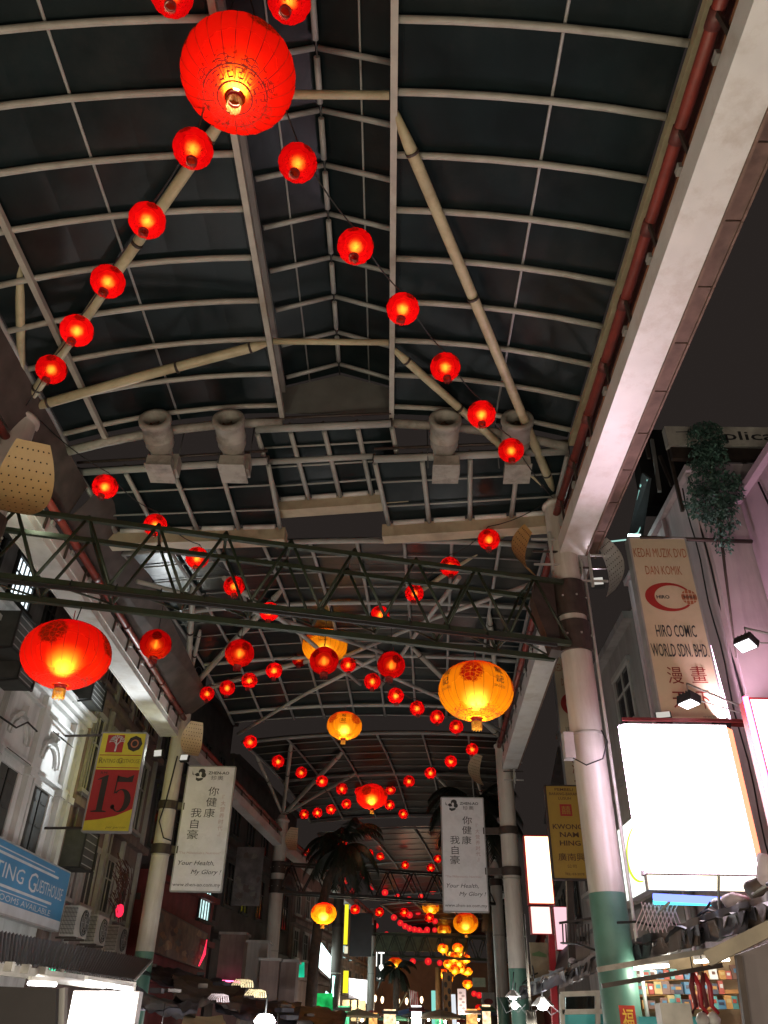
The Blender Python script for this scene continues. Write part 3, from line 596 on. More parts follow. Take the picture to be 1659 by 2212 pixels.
    x1 = N.new('ShaderNodeMixShader'); x1.inputs[0].default_value = 0.12; L.new(tl.outputs[0], x1.inputs[1]); L.new(df.outputs[0], x1.inputs[2])
    tr = N.new('ShaderNodeBsdfTransparent'); 
    tm = N.new('ShaderNodeMix'); tm.data_type = 'RGBA'; L.new(a5.outputs[0], tm.inputs[0]); tm.inputs[6].default_value = tint + (1,); tm.inputs[7].default_value = (0.25, 0.01, 0.005, 1); L.new(tm.outputs[2], tr.inputs[0])
    rf = N.new('ShaderNodeBsdfRefraction'); rf.inputs['Roughness'].default_value = 0.78; rf.inputs['IOR'].default_value = 1.6; L.new(tm.outputs[2], rf.inputs[0])
    xr = N.new('ShaderNodeMixShader'); xr.inputs[0].default_value = fwd; L.new(x1.outputs[0], xr.inputs[1]); L.new(rf.outputs[0], xr.inputs[2])
    x2 = N.new('ShaderNodeMixShader'); x2.inputs[0].default_value = clear; L.new(xr.outputs[0], x2.inputs[1]); L.new(tr.outputs[0], x2.inputs[2])
    L.new(x2.outputs[0], N['Material Output'].inputs[0])
    return m
RED = lantern_shell_mat('red lantern cloth', (0.92, 0.004, 0.010), (0.92, 0.003, 0.012), 0.14, 0.92, (0.14, 0.006, 0.003), (1.0, 0.26, 0.035), 0.42)
REDBIG = lantern_shell_mat('big red lantern cloth', (0.92, 0.010, 0.006), (0.92, 0.003, 0.012), 0.06, 0.9, (0.12, 0.012, 0.003), (1.0, 0.36, 0.03), 0.52)
YEL = lantern_shell_mat('yellow lantern cloth', (0.92, 0.34, 0.010), (0.9, 0.015, 0.008), 0.06, 0.97, (0.42, 0.004, 0.006), (1.0, 0.66, 0.10), 0.40)
CAPR = mat('red lantern cap', (0.30, 0.012, 0.012), 0.3, 0.1)
PRINT = mat('lantern print ink', (0.20, 0.022, 0.008), 0.7)
GOLDT = mat('gold fringe', (0.75, 0.42, 0.05), 0.7, 0.25, 30)
BULB = glow('lantern bulb glow', (1.0, 0.62, 0.18), 9.0, sample=False)
BULBB = glow('big lantern bulb glow', (1.0, 0.66, 0.20), 12.0, sample=False)
RIBM = mat('lantern wire rib', (0.10, 0.02, 0.008), 0.7)
INK = mat('lantern black ink', (0.02, 0.008, 0.004), 0.8)
def smallmesh(n, scallop):
    prof = [(0.27, 0.90)] + [(math.sin(a) ** 0.95, math.cos(a) * 0.93) for a in [R(16 + i * 148 / 12) for i in range(13)]] + [(0.25, -0.91)]
    mb = MB(); mb.lathe([(r, z) for r, z in prof], n, None, True, scallop, 12)
    return mb
def make_lantern(far=False, seg=36, matl=None):
    """unit-radius small lantern"""
    T = thing('paper_lantern', None, 'lantern', world=False)
    smallmesh(24 if far else seg, 0.0 if far else 0.035).build('shell', matl or RED, T)
    mb = MB(); mb.lathe([(0.0, 0.95), (0.29, 0.95), (0.29, 0.86), (0.26, 0.86)], 16); mb.tube([(0, 0, .95), (0, 0, 1.3)], 0.02, 5); mb.build('top_cap', CAPR, T)
    mb = MB(); mb.lathe([(0.24, -0.86), (0.27, -0.87), (0.27, -1.02), (0.235, -1.02), (0.235, -0.9)], 16); mb.build('bottom_ring', CAPR, T)
    if not far:
        mb = MB()
        for k in range(22):
            a = k * 2 * math.pi / 22; r = 0.25; mb.tube([(r * math.cos(a), r * math.sin(a), -1.02), (r * .98 * math.cos(a + .1), r * .98 * math.sin(a + .1), -1.18 - .05 * (k % 3))], 0.018, 3, caps=False)
        mb.build('fringe', CAPR, T)['kind'] = 'stuff'
    MB().lathe([(0.0, -0.30), (0.07, -0.26), (0.10, -0.12), (0.085, 0.10), (0.05, 0.26), (0.0, 0.36)], 12).build('bulb', BULB, T)
    return T
def make_big(matl, detail=True, squash=0.76, text=None):
    T = thing('big_lantern', None, 'lantern', world=False)
    q = squash
    prof = [(0.20, 0.97 * q)] + [(math.sin(a) ** 0.92, math.cos(a) * q) for a in [R(12 + i * 156 / 18) for i in range(19)]] + [(0.18, -0.97 * q)]
    MB().lathe(prof, 72, None, True, 0.012, 24).build('shell', matl, T)
    mb = MB()
    for k in range(24):
        a = k * 2 * math.pi / 24
        mb.tube([(r * 0.992 * math.cos(a), r * .992 * math.sin(a), z) for r, z in prof[1:-1]], 0.0045, 4, caps=False)
    mb.build('wire_ribs', RIBM, T)['kind'] = 'stuff'
    mb = MB(); mb.lathe([(0.0, q * 1.03), (0.21, q * 1.03), (0.21, q * .95), (0.19, q * .95)], 20); mb.tube([(0, 0, q), (0, 0, q + .35)], 0.012, 5); mb.build('top_cap', CAPR, T)
    MB().lathe([(0.12, -q * .94), (0.135, -q * .95), (0.135, -q * 1.10), (0.115, -q * 1.10), (0.11, -q * 1.0)], 20).build('bottom_ring', CAPR, T)
    mb = MB()
    for k in range(30):
        a = k * 2 * math.pi / 30; r = 0.125; mb.tube([(r * math.cos(a), r * math.sin(a), -q * 1.10), (r * 1.03 * math.cos(a + .05), r * 1.03 * math.sin(a + .05), -q * 1.10 - .17 - .02 * (k % 3))], 0.011, 4, caps=False)
    mb.build('fringe', GOLDT, T)['kind'] = 'stuff'
    MB().lathe([(0.0, -q * .62), (0.045, -q * .60), (0.07, -q * .50), (0.06, -q * .36), (0.03, -q * .3), (0.0, -q * .28)], 12).build('bulb', BULBB, T)
    if detail:   # printed fret band and scallops round the foot
        mb = MB()
        def S_(u, z, off=1.006):  # u = angle, z in -1..1
            zz = max(-0.985, min(.985, z)); r = max(0.0, 1 - zz * zz) ** 0.46
            return Vector((r * off * math.cos(u), r * off * math.sin(u), zz * q * off))
        def stroke(pts, wz=0.012, n=3):
            for i in range(len(pts) - 1):
                (u0, z0), (u1, z1) = pts[i], pts[i + 1]; m_ = max(1, int(max(abs(u1 - u0) / 0.12, abs(z1 - z0) / 0.06)))
                for j in range(m_):
                    a = (u0 + (u1 - u0) * j / m_, z0 + (z1 - z0) * j / m_); b = (u0 + (u1 - u0) * (j + 1) / m_, z0 + (z1 - z0) * (j + 1) / m_)
                    if abs(b[0] - a[0]) > abs(b[1] - a[1]): mb.add([S_(a[0], a[1] - wz / 2), S_(b[0], b[1] - wz / 2), S_(b[0], b[1] + wz / 2), S_(a[0], a[1] + wz / 2)], [(0, 1, 2, 3)])
                    else:
                        wu = wz / max(.25, (1 - a[1] ** 2) ** .5) * .9
                        mb.add([S_(a[0] - wu / 2, a[1]), S_(a[0] + wu / 2, a[1]), S_(b[0] + wu / 2, b[1]), S_(b[0] - wu / 2, b[1])], [(0, 1, 2, 3)])
        stroke([(2 * math.pi * i / 48, -0.965) for i in range(49)], 0.008); stroke([(2 * math.pi * i / 48, -0.862) for i in range(49)], 0.012)
        nk = 14
        for k in range(nk):
            u = 2 * math.pi * k / nk; d = 2 * math.pi / nk
            stroke([(u, -.955), (u, -.885), (u + d * .55, -.885), (u + d * .55, -.915), (u + d * .28, -.915), (u + d * .28, -.945), (u + d * .8, -.945), (u + d * .8, -.872)], 0.010)
        for k in range(8):   # small clouds over the fret
            u = 2 * math.pi * k / 8 + .2
            for (du, z, ru) in ((0, -.80, .10), (.16, -.83, .08), (-.16, -.83, .08)):
                stroke([(u + du + ru * math.cos(t) / .6, z + ru * .35 * math.sin(t)) for t in [x * math.pi / 5 for x in range(11)]], 0.009)
        mb.build('printed_border', PRINT, T)
    if text:
        mb = MB()
        for k in range(4):
            u0 = k * math.pi / 2 + text[1]
            f = lambda a, b: S_t(u0 + a, b)
            def S_t(u, z):
                r = max(0.0, 1 - z * z) ** 0.46 * 1.008; return Vector((r * math.cos(u), r * math.sin(u), z * q * 1.008))
            put_text(mb, text[0][0], f, 0, 0.40, 0.26, 0.26, 0.01); put_text(mb, text[0][1], f, 0, 0.05, 0.26, 0.26, 0.01)
            put_text(mb, 'SINGKEE', f, 0, -0.20, 0.08, 0.36)
        mb.build('lettering', INK, T)
    return T
proto = make_lantern(); protof = make_lantern(far=True)
REDFAR = bpy.data.materials.new('far red lantern cloth'); N_, L_ = nodes(REDFAR); N_.remove(N_['Principled BSDF'])
e_ = N_.new('ShaderNodeEmission'); e_.inputs[0].default_value = (1.0, 0.018, 0.03, 1); e_.inputs[1].default_value = 0.85; t_ = N_.new('ShaderNodeBsdfTransparent'); t_.inputs[0].default_value = (1, .3, .1, 1); x_ = N_.new('ShaderNodeMixShader'); x_.inputs[0].default_value = .2
L_.new(e_.outputs[0], x_.inputs[1]); L_.new(t_.outputs[0], x_.inputs[2]); L_.new(x_.outputs[0], N_['Material Output'].inputs[0]); REDFAR.cycles.emission_sampling = 'NONE'
protoe = make_lantern(far=True, matl=REDFAR)
pbr = make_big(REDBIG); pby = make_big(YEL, text=(('龍', '記'), 0.99)); pbyf = make_big(YEL, detail=False)
protos = {'s': proto, 'f': protof, 'e': protoe, 'R': pbr, 'Y': pby, 'y': pbyf}
used = set()
def place_lantern(kind, px, py, wpx, label, group, dia=None, D=None, tilt=0.0, rz=None, power=None, bulbz=None):
    small = kind in 'sfe'
    dia = dia or (0.45 if small else 1.3)
    d = D or 1700 * dia / wpx
    p = at(px, py, D=d)
    o = protos[kind]
    if kind in used: o = copy_tree(o)
    used.add(kind)
    o.location = p; s = dia / 2; o.scale = (s, s, s); o.rotation_euler = Euler((R(random.uniform(-7, 7)) * (1 if small else .4) + tilt, R(random.uniform(-7, 7)) * (1 if small else .4), random.uniform(0, 6.28) if rz is None else rz))
    o['label'] = label
    if group: o['group'] = group
    elif 'group' in o: del o['group']
    pw = power * .62 if power is not None else (4.2 if small else 40.0)
    col = (1.0, 0.72, 0.38); pw *= random.uniform(.75, 1.2)
    if kind == 'e': return p
    l = bpy.data.lights.new('lantern_light', 'POINT'); l.energy = pw; l.color = col; l.shadow_soft_size = 0.05 if small else 0.09
    lo = bpy.data.objects.new('lantern_light', l); COL.objects.link(lo); lo.location = p + Vector((0, 0, (-0.10 if small else -0.46) * s * (bulbz or 1)))
    lo.parent = o; lo.matrix_parent_inverse = (Matrix.Translation(o.location) @ o.rotation_euler.to_matrix().to_4x4() @ Matrix.Diagonal((s, s, s, 1))).inverted()
    return p
def string(name, pts, label, sag=0.12, r=0.010, top=0.30):
    mb = MB(); q = []
    for i in range(len(pts) - 1):
        a, b = Vector(pts[i]), Vector(pts[i + 1])
        for k in range(6):
            t = k / 6; q.append(a.lerp(b, t) + Vector((0, 0, top - sag * 4 * t * (1 - t))))
    q.append(Vector(pts[-1]) + Vector((0, 0, top)))
    mb.tube(q, r, 5)
    return tag(mb.build(name, BLACK), label, 'cable')
G = 'small red lanterns strung under the canopy'
# top of the picture
place_lantern('R', 515, 163, 247, 'huge red lantern glowing orange at its foot, hanging highest and nearest in the street', None, tilt=0, rz=0.4, power=75)
sR = []; sL = []
place_lantern('s', 371, -12, 93, 'small red lantern cut by the top edge, left of the huge one', G)
place_lantern('s', 625, 0, 96, 'small red lantern cut by the top edge, right of the huge one', G)
for (x, y, w_, lb) in ((643, 352, 85, 'small red lantern just below right of the huge lantern'), (768, 532, 80, 'small red lantern in front of the roof ridge, second on the right-hand string'),
        (870, 667, 72, 'small red lantern beside the long rib, third on the right-hand string'), (962, 793, 66, 'small red lantern above a jet fan, fourth on the right-hand string'),
        (1040, 895, 62, 'small red lantern between the two right-hand jet fans'), (1104, 973, 56, 'small red lantern nearest the head of the thick right column')):
    sR.append(place_lantern('s', x, y, w_, lb, G))
for (x, y, w_, lb) in ((417, 321, 88, 'small red lantern just below left of the huge lantern'), (318, 476, 80, 'small red lantern second on the left-hand string, over the diagonal strut'),
        (233, 608, 74, 'small red lantern third on the left-hand string'), (166, 714, 71, 'small red lantern fourth on the left-hand string'), (111, 798, 65, 'small red lantern nearest the head of the left edge column')):
    sL.append(place_lantern('s', x, y, w_, lb, G))
b1, b2 = [], []
for (x, y, w_, lb) in ((227, 1051, 55, 'small red lantern under the leftmost jet fan'), (335, 1134, 51, 'small red lantern just over the truss top chord at left'), (426, 1205, 50, 'small red lantern crossed by the truss chord'),
        (506, 1266, 46, 'small red lantern behind the truss web, left of centre'), (582, 1321, 44, 'small red lantern low behind the truss near its bottom chord')):
    b1.append(place_lantern('s', x, y, w_, lb, G))
for (x, y, w_, lb) in ((1056, 1165, 48.5, 'small red lantern under the right eave panel near the ochre reflector'), (972, 1224, 45, 'small red lantern crossed by the truss top chord at right'), (895, 1281, 41, 'small red lantern behind the truss with a red reflection above'),
        (821, 1328, 42, 'small red lantern low behind the truss, right of centre')):
    b2.append(place_lantern('s', x, y, w_, lb, G))
HR = at(515, -40, Z=9.9)
string('lantern_cable', [HR] + sR + [Vector((R1[0], R1[1], E + 8.7))], 'black cable of the right-hand lantern string', top=0.32)
string('lantern_cable', [HR] + sL + [Vector((L1[0], L1[1], E + 8.7))], 'black cable of the left-hand lantern string', top=0.32)
string('lantern_cable', [Vector((L1[0], L1[1], E + 8.9))] + b1, 'thin cable carrying the lanterns left of the truss', top=0.3)
string('lantern_cable', [Vector((R1[0], R1[1], E + 8.9))] + b2, 'thin cable carrying the lanterns right of the truss', top=0.3)
# under the near truss
H = 'big egg-shaped lanterns hung from the trusses'
pl_ = place_lantern('R', 144, 1414, 187, 'big red lantern with an orange foot hanging low at the left under the truss', H, rz=R(-63) - .204 - .5, power=75)
pr_ = place_lantern('Y', 1028, 1493, 163, 'big yellow lantern with a red blossom hanging by the right column', H, rz=R(-102) - .204, power=85)
for p in (pl_, pr_): string('lantern_cable', [p + Vector((0, 0, .45)), Vector((p.x, p.y + .1, E + 5.5))], 'short black cable holding the big %s lantern to the truss' % ('red' if p is pl_ else 'yellow'), top=0.0, sag=0)
place_lantern('Y', 701.7, 1395, 97, 'yellow lantern half hidden behind the truss bottom chord', H, rz=R(-90) - 0.99, D=22.4, power=80)
place_lantern('Y', 744, 1567.6, 76.5, 'yellow lantern hanging alone in the middle of the street', H, rz=R(-90) - 0.99, power=60, dia=1.05)
mids = [(336.6, 1391.8, 68, 'red lantern under the truss right of the big red one', .6), (517.5, 1411, 63, 'red lantern under the truss centre left', .6), (700, 1427.5, 63, 'dark-patched red lantern in front of the yellow one', .6), (845, 1436.5, 61, 'red lantern under the truss right of centre', .6),
    (647, 1425.5, 32, 'small red lantern left of the half hidden yellow one', 0), (752, 1436, 34, 'small red lantern right of the half hidden yellow one', 0), (447.5, 1498.6, 32, 'small red lantern nearest the head of the second left column', 0), (491, 1486, 34, 'small red lantern second from the second left column', 0),
    (538.6, 1470, 35, 'small red lantern third from the second left column', 0), (592, 1448.6, 36, 'small red lantern fourth from the second left column', 0), (804.4, 1472, 37, 'small red lantern above the lone yellow lantern at right', 0), (854.7, 1503, 36, 'small red lantern second in the string falling to the right', 0),
    (901, 1530, 33, 'small red lantern third in the string falling to the right', 0), (943.8, 1549, 31, 'small red lantern fourth in the string falling to the right', 0), (985.6, 1570, 31, 'small red lantern under the big yellow lantern', 0), (1019.6, 1618.6, 27, 'small red lantern highest right above the right banner', 0),
    (973.7, 1644.8, 27, 'small red lantern just left above the right banner', 0), (540.6, 1602.6, 30, 'small red lantern alone above the left banner', 0), (600.7, 1644.8, 28, 'small red lantern against the struts of the third left column', 0)]
mp = {}
for (x, y, w_, lb, dd) in mids: mp[(x, y)] = place_lantern('s', x, y, w_, lb, G, dia=dd or 0.45)
K = lambda *a: [mp[k] for k in a]
string('lantern_cable', K((447.5, 1498.6), (491, 1486), (538.6, 1470), (592, 1448.6), (647, 1425.5)), 'cable of the string rising from the second left column', top=0.3)
string('lantern_cable', K((752, 1436), (804.4, 1472), (854.7, 1503), (901, 1530), (943.8, 1549), (985.6, 1570)), 'cable of the string falling to the second right column', top=0.3)
for k in ((336.6, 1391.8), (517.5, 1411), (700, 1427.5), (845, 1436.5)): 
    p = mp[k]; string('lantern_cable', [p, p + Vector((0, 0, 1.0))], 'drop wire of the %s red lantern of four below the truss' % {336.6: 'leftmost', 517.5: 'second', 700: 'third', 845: 'rightmost'}[k[0]], top=0, sag=0, r=0.007)
# far lanterns
FG = 'far small red lanterns over the street'
far = [(650.7, 1668.7, 25.5), (695.6, 1687.7, 26), (738.4, 1704.4, 25.5), (777, 1709.5, 22), (843.8, 1706, 22), (841.8, 1738.7, 22), (883.6, 1687.7, 25.5), (930, 1669.7, 25.5), (748.6, 1736.7, 22), (715, 1748.6, 22), (685.7, 1755.7, 22), (657, 1759, 21), (871, 1758, 21),
    (739.8, 1821, 20), (770.4, 1833, 19), (798.6, 1844, 18), (821.7, 1850, 17), (856, 1861, 14), (875, 1868.6, 17), (930.5, 1874.7, 18), (945.5, 1855, 17), (785, 1890.7, 14), (805.4, 1891.7, 14), (827.5, 1890.7, 13), (848, 1887, 12), (804.7, 1915.5, 14), (831.6, 1928, 14), (859, 1938, 14), (883.6, 1944, 14),
    (706, 1932.5, 16), (767, 1964.5, 21), (819.7, 1970, 20), (927.8, 1982.5, 20), (851, 1981.8, 13), (873.4, 1970.6, 19), (885, 1976.7, 14), (903, 1970.6, 12), (865, 1993.7, 13), (875, 2001, 13), (885, 2005.6, 13), (895.5, 2008, 13), (905.7, 2009.7, 13), (922.7, 2008.7, 13), (939, 2009, 11),
    (891.8, 2076.7, 13), (925, 2076.7, 15), (931, 2048.8, 12), (1024, 2146.7, 12), (1035, 2150, 13), (1047, 2146, 9), (1067, 2145.7, 9), (1034, 2178, 16), (1069.6, 2122, 10), (662, 1842, 17), (690, 1868, 16), (716, 1880, 15), (745, 1903, 14), (763, 1925, 13), (910, 1935, 13), (935, 1925, 13), (948, 1905, 14), (940, 1990, 12), (812, 2000, 12), (790, 2010, 12), (835, 2018, 11), (866, 2040, 11), (905, 2035, 11), (950, 2080, 12)]
rx = random.Random(77)
for k_ in range(9): far.append((756 + k_ * 17 + rx.uniform(-3, 3), 1842 + 9 * math.sin(k_ * .6) + rx.uniform(-4, 4), 13))
for k_ in range(8): far.append((870 + k_ * 9 + rx.uniform(-2, 2), 2022 + 7 * math.sin(k_ * .9), 11))
for k_ in range(6): far.append((862 + k_ * 22 + rx.uniform(-4, 4), 2100 + rx.uniform(-14, 14), 10))
for i, (x, y, w_) in enumerate(far):
    if y < 1800:
        up = y <= 1715; n_ = 1 + sum(1 for q in far if q[1] < 1800 and q[0] < x and (q[1] <= 1715) == up); lb = '%s red lantern from the left in the %s far strand over the palms' % (ORD[n_], 'upper' if up else 'lower')
    elif y < 1960: lb = '%s tiny red lantern from the left beside the black second truss' % ORD[min(54, 1 + sum(1 for q in far if 1800 <= q[1] < 1960 and (q[0], q[1]) < (x, y)))]
    else: lb = '%s tiny red lantern from the left, low at the street end' % ORD[min(54, 1 + sum(1 for q in far if q[1] >= 1960 and (q[0], q[1]) < (x, y)))]
    place_lantern('e' if w_ <= 15 else 'f', x, y, w_, lb, FG, power=7.0)
place_lantern('R', 803, 1720.7, 68, 'broad red and orange lantern over the palm tops in the middle', H, power=110, rz=1.0)
fy = [(900.6, 1867, 41, 'yellow lantern above the second truss'), (914, 1899, 37, 'yellow lantern seen through the second truss'), (699.3, 1973, 56, 'yellow lantern low at left by the bright white sign'), (930.5, 1959.7, 37, 'flat yellow lantern just under the second truss'), (1006, 1993.7, 54, 'yellow lantern below the right banner'),
      (959, 2009.7, 31, 'yellow lantern at the end of the red garland'), (854, 2082, 34, 'lone yellow lantern above the far palm trunk')]
for (x, y, w_, lb) in fy: place_lantern('y', x, y, w_, lb, H, rz=R(-90) + x, power=75, dia=.95 if x == 699.3 else 1.3)
cl = [(972, 2058, 22), (997, 2060, 22), (968, 2082, 22), (992, 2080, 22), (1002, 2108, 20), (990, 2112, 20), (956.7, 2048.8, 24), (989, 2047, 24), (980.5, 2069, 23), (1006, 2071, 23), (982, 2094.7, 24), (997.5, 2093, 22), (1009.4, 2098, 22), (956.7, 2103, 24), (967.6, 2114, 23), (1010, 2126, 22), (982, 2146.7, 17)]
for i, (x, y, w_) in enumerate(cl): place_lantern('y', x, y, w_, '%s yellow lantern counting downwards in the dense far cluster' % ORD[i + 1], 'dense cluster of yellow lanterns at the street end', dia=.8, power=50)
WB = glow('warm shade bulb', (1.0, 0.72, 0.42), 5.0, sample=False)
for i, (x, y) in enumerate(((810.5, 2158), (825.8, 2161), (860.5, 2164), (878.5, 2164), (910.8, 2161))):
    p = at(x, y, Y=72); T = thing('drop_lamp', '%s white drop-shaped lamp from the left in front of the tan end house' % ORD[i + 1], 'lamp', p, 'row of white drop lamps')
    MB().lathe([(0, -.22), (.07, -.14), (.12, .02), (.10, .18), (.03, .26), (0, .27)], 12, Matrix.Translation(p)).build('globe', WB, T)
    MB().tube([p + Vector((0, 0, .4)), p + Vector((0, 0, 0.8))], 0.02, 5).build('stem', WIRE, T)
# ================================================================== BUILDINGS
WHITEW = mat('old white plaster', (0.66, 0.67, 0.66), 0.8, 0.08, 2, bump=0.25, dirt=(0.17, 0.165, 0.16), dirt_amt=0.7, dscale=1.1, streak=True)
GREYW = mat('grey plaster', (0.30, 0.29, 0.28), 0.8, 0.1, 2, bump=0.2, dirt=(0.09, 0.08, 0.075), dirt_amt=0.7, dscale=1.0, streak=True)
PINKW = mat('faded brown plaster', (0.21, 0.155, 0.14), 0.8, 0.15, 2, bump=0.2, dirt=(0.06, 0.045, 0.04), dirt_amt=0.75, dscale=1.3, streak=True)
PALEW = mat('pale plaster with stains', (0.58, 0.49, 0.52), 0.75, 0.07, 2, bump=0.15, dirt=(0.16, 0.12, 0.12), dirt_amt=0.6, dscale=0.9, streak=True)
DARKW = mat('very dark plaster', (0.07, 0.06, 0.06), 0.85, 0.25, 2, bump=0.2)  # near-black plaster tone for the darkest houses
TANW = mat('tan plaster', (0.22, 0.15, 0.11), 0.8, 0.12, 2)
GLASS = mat('dark window glass', (0.012, 0.013, 0.014), 0.12, 0.2, 2, spec=0.6)
SHUT = mat('grey green shutters', (0.05, 0.053, 0.05), 0.7, 0.2, 6)
FRAME = mat('window frame paint', (0.38, 0.37, 0.35), 0.6, 0.1, 6)
REDW = mat('red glow tint and red paint', (0.15, 0.022, 0.025), 0.7, 0.3, 3)  # red light on the low left front put in its colour; also red paint
def facade(T, p0, p1, z0, z1, depth, m, wname='wall'):
    """wall slab body from p0 to p1 (x, y) at street side; depth away from the street (to the left of p0->p1 if depth<0)"""
    a = Vector((p0[0], p0[1], 0)); b = Vector((p1[0], p1[1], 0)); d = (b - a).normalized(); nrm = Vector((d.y, -d.x, 0))  # right of travel
    c = nrm * depth
    MB().poly([a + Vector((0, 0, z0)), b + Vector((0, 0, z0)), b + c + Vector((0, 0, z0)), a + c + Vector((0, 0, z0))], (0, 0, z1 - z0)).build(wname, m, T)
    return a, b, d, (-nrm if depth > 0 else nrm)
def window(T, a, d, out, s, zc, w_, h, shut=True, lit=None, bars=2, arch=False, fm=FRAME):
    """window centred s metres along from a; out = unit vector to the street"""
    c = a + d * s + Vector((0, 0, zc)); up = Vector((0, 0, 1)); t = 0.07
    f = MB()
    for sg in (-1, 1):
        f.beam(c + d * (sg * w_ / 2) - up * h / 2 + out * .03, c + d * (sg * w_ / 2) + up * h / 2 + out * .03, 0.12, t, up=out)
    f.beam(c - d * (w_ / 2 + .1) + up * h / 2 + out * .04, c + d * (w_ / 2 + .1) + up * h / 2 + out * .04, 0.1, 0.14)
    f.beam(c - d * (w_ / 2 + .12) - up * (h / 2 + .04) + out * .07, c + d * (w_ / 2 + .12) - up * (h / 2 + .04) + out * .07, 0.16, 0.10)
    F = f.build('window', fm, T)
    def sub(mb, n, m):
        o = mb.build(n, m, F); o.matrix_parent_inverse = Matrix(); return o
    g = MB(); g.poly([c - d * w_ / 2 - up * h / 2 + out * .006, c + d * w_ / 2 - up * h / 2 + out * .006, c + d * w_ / 2 + up * h / 2 + out * .006, c - d * w_ / 2 + up * h / 2 + out * .006], -out * 0.004 + out * 0.008); sub(g, 'pane', lit or GLASS)
    if bars:
        for k in range(1, bars + 1):
            b = MB(); x = c + d * (w_ * (k / (bars + 1) - .5)) + out * .03; b.beam(x - up * h / 2, x + up * h / 2, 0.035, 0.04, up=out); sub(b, 'glazing_bar', fm)
        b = MB(); b.beam(c - d * w_ / 2 + up * h * .12 + out * .03, c + d * w_ / 2 + up * h * .12 + out * .03, 0.035, 0.04); sub(b, 'glazing_bar', fm)
    if shut:
        for sg in (-1, 1):
            b = MB(); x0 = c + d * (sg * w_ * .25) + out * .022
            b.beam(x0 - up * h * .48, x0 + up * h * .48, w_ * .42, 0.02, up=out)
            for k in range(3): b.beam(x0 - d * w_ * .15 + up * h * (-.3 + k * .3) + out * .018, x0 + d * w_ * .15 + up * h * (-.3 + k * .3) + out * .018, 0.012, .05)
            sub(b, 'shutter', SHUT)
    if arch:
        b = MB(); n = 12; r = w_ / 2 + .12
        for k in range(n):
            t0, t1 = math.pi * k / n, math.pi * (k + 1) / n
            b.beam(c + up * (h / 2 + .12) + d * r * math.cos(t0) + up * r * .8 * math.sin(t0) + out * .05, c + up * (h / 2 + .12) + d * r * math.cos(t1) + up * r * .8 * math.sin(t1) + out * .05, 0.12, 0.12, up=out)
        sub(b, 'arch_moulding', fm)
        b = MB(); b.add([c + up * (h / 2 + .12) + out * .012] + [c + up * (h / 2 + .12) + d * (r - .1) * math.cos(math.pi * k / n) + up * (r - .1) * .8 * math.sin(math.pi * k / n) + out * .012 for k in range(n + 1)], [(0, k + 1, k + 2) for k in range(n)]); sub(b, 'fanlight', GLASS)
    return F
def cornice(T, a, b, out, z, w_, h, m, name='cornice'):
    return MB().beam(a + out * w_ / 2 + Vector((0, 0, z)), b + out * w_ / 2 + Vector((0, 0, z)), w_, h).build(name, m, T)

# ---- left: white shophouse
T = thing('white_shophouse', 'old white shophouse with tall dark shuttered windows behind the blue guesthouse board', 'building', (-9, 15, 0))
a, b, d, out = facade(T, (-8.6, 5.0), (-8.6, 21.7), 0, E + 7.2, -5.0, WHITEW)
for (z, w_, h) in ((E + 7.2, .34, .12), (E + 7.05, .24, .12), (E + 6.9, .14, .12), (E + 6.55, .10, .06), (E + 5.15, .12, .08), (E + 2.95, .2, .14), (E + 2.8, .1, .1), (E + 7.5, .06, .5), (E + 7.8, .2, .1)): cornice(T, a, b, out, z, w_, h, WHITEW)
for k, s in enumerate([2.2, 4.4, 6.6, 8.8, 10.95, 12.9, 14.9]):
    window(T, a, d, out, s, E + 4.05, 1.12, 1.75, shut=True, bars=0, fm=WHITEW)
    ab = MB(); cc = a + d * s + Vector((0, 0, E + 5.5))
    for rr_, ww_ in ((.62, .10), (.44, .06)):
        for q_ in range(12):
            t0, t1 = math.pi * q_ / 12, math.pi * (q_ + 1) / 12
            ab.beam(cc + d * rr_ * math.cos(t0) + Vector((0, 0, rr_ * .9 * math.sin(t0))) + out * .05, cc + d * rr_ * math.cos(t1) + Vector((0, 0, rr_ * .9 * math.sin(t1))) + out * .05, ww_, ww_, up=out)
    ab.box(cc + Vector((0, 0, .62)) + out * .08, (.16, .16, .26)); ab.build('arch_moulding', WHITEW, T)
for s in [1.1, 3.3, 5.5, 7.7, 9.85, 11.95, 13.9, 16.0, 16.55]:
    MB().beam(a + d * s + out * .07 + Vector((0, 0, E + 3.0)), a + d * s + out * .07 + Vector((0, 0, E + 6.85)), 0.26, 0.14, up=out).build('pilaster', WHITEW, T)
    MB().box(a + d * s + out * .09 + Vector((0, 0, E + 5.0)), (0.2, 0.36, 0.16)).build('capital', WHITEW, T)
for (px, py) in ((28, 1625), (125, 1590)):   # small tilted hoods
    c = at(px, py, X=-8.4); MB().poly([c + Vector((0, -.35, 0)), c + Vector((0, .35, 0)), c + Vector((.32, .35, -.2)), c + Vector((.32, -.35, -.2))], (0, 0, .02)).build('metal_hood', SHUT, T)
MB().tube([at(0, 1548, X=-8.3), at(35, 1572, X=-8.3), at(60, 1560, X=-8.3), at(80, 1580, X=-8.3)], 0.02, 6).build('conduit', BLACK, T)
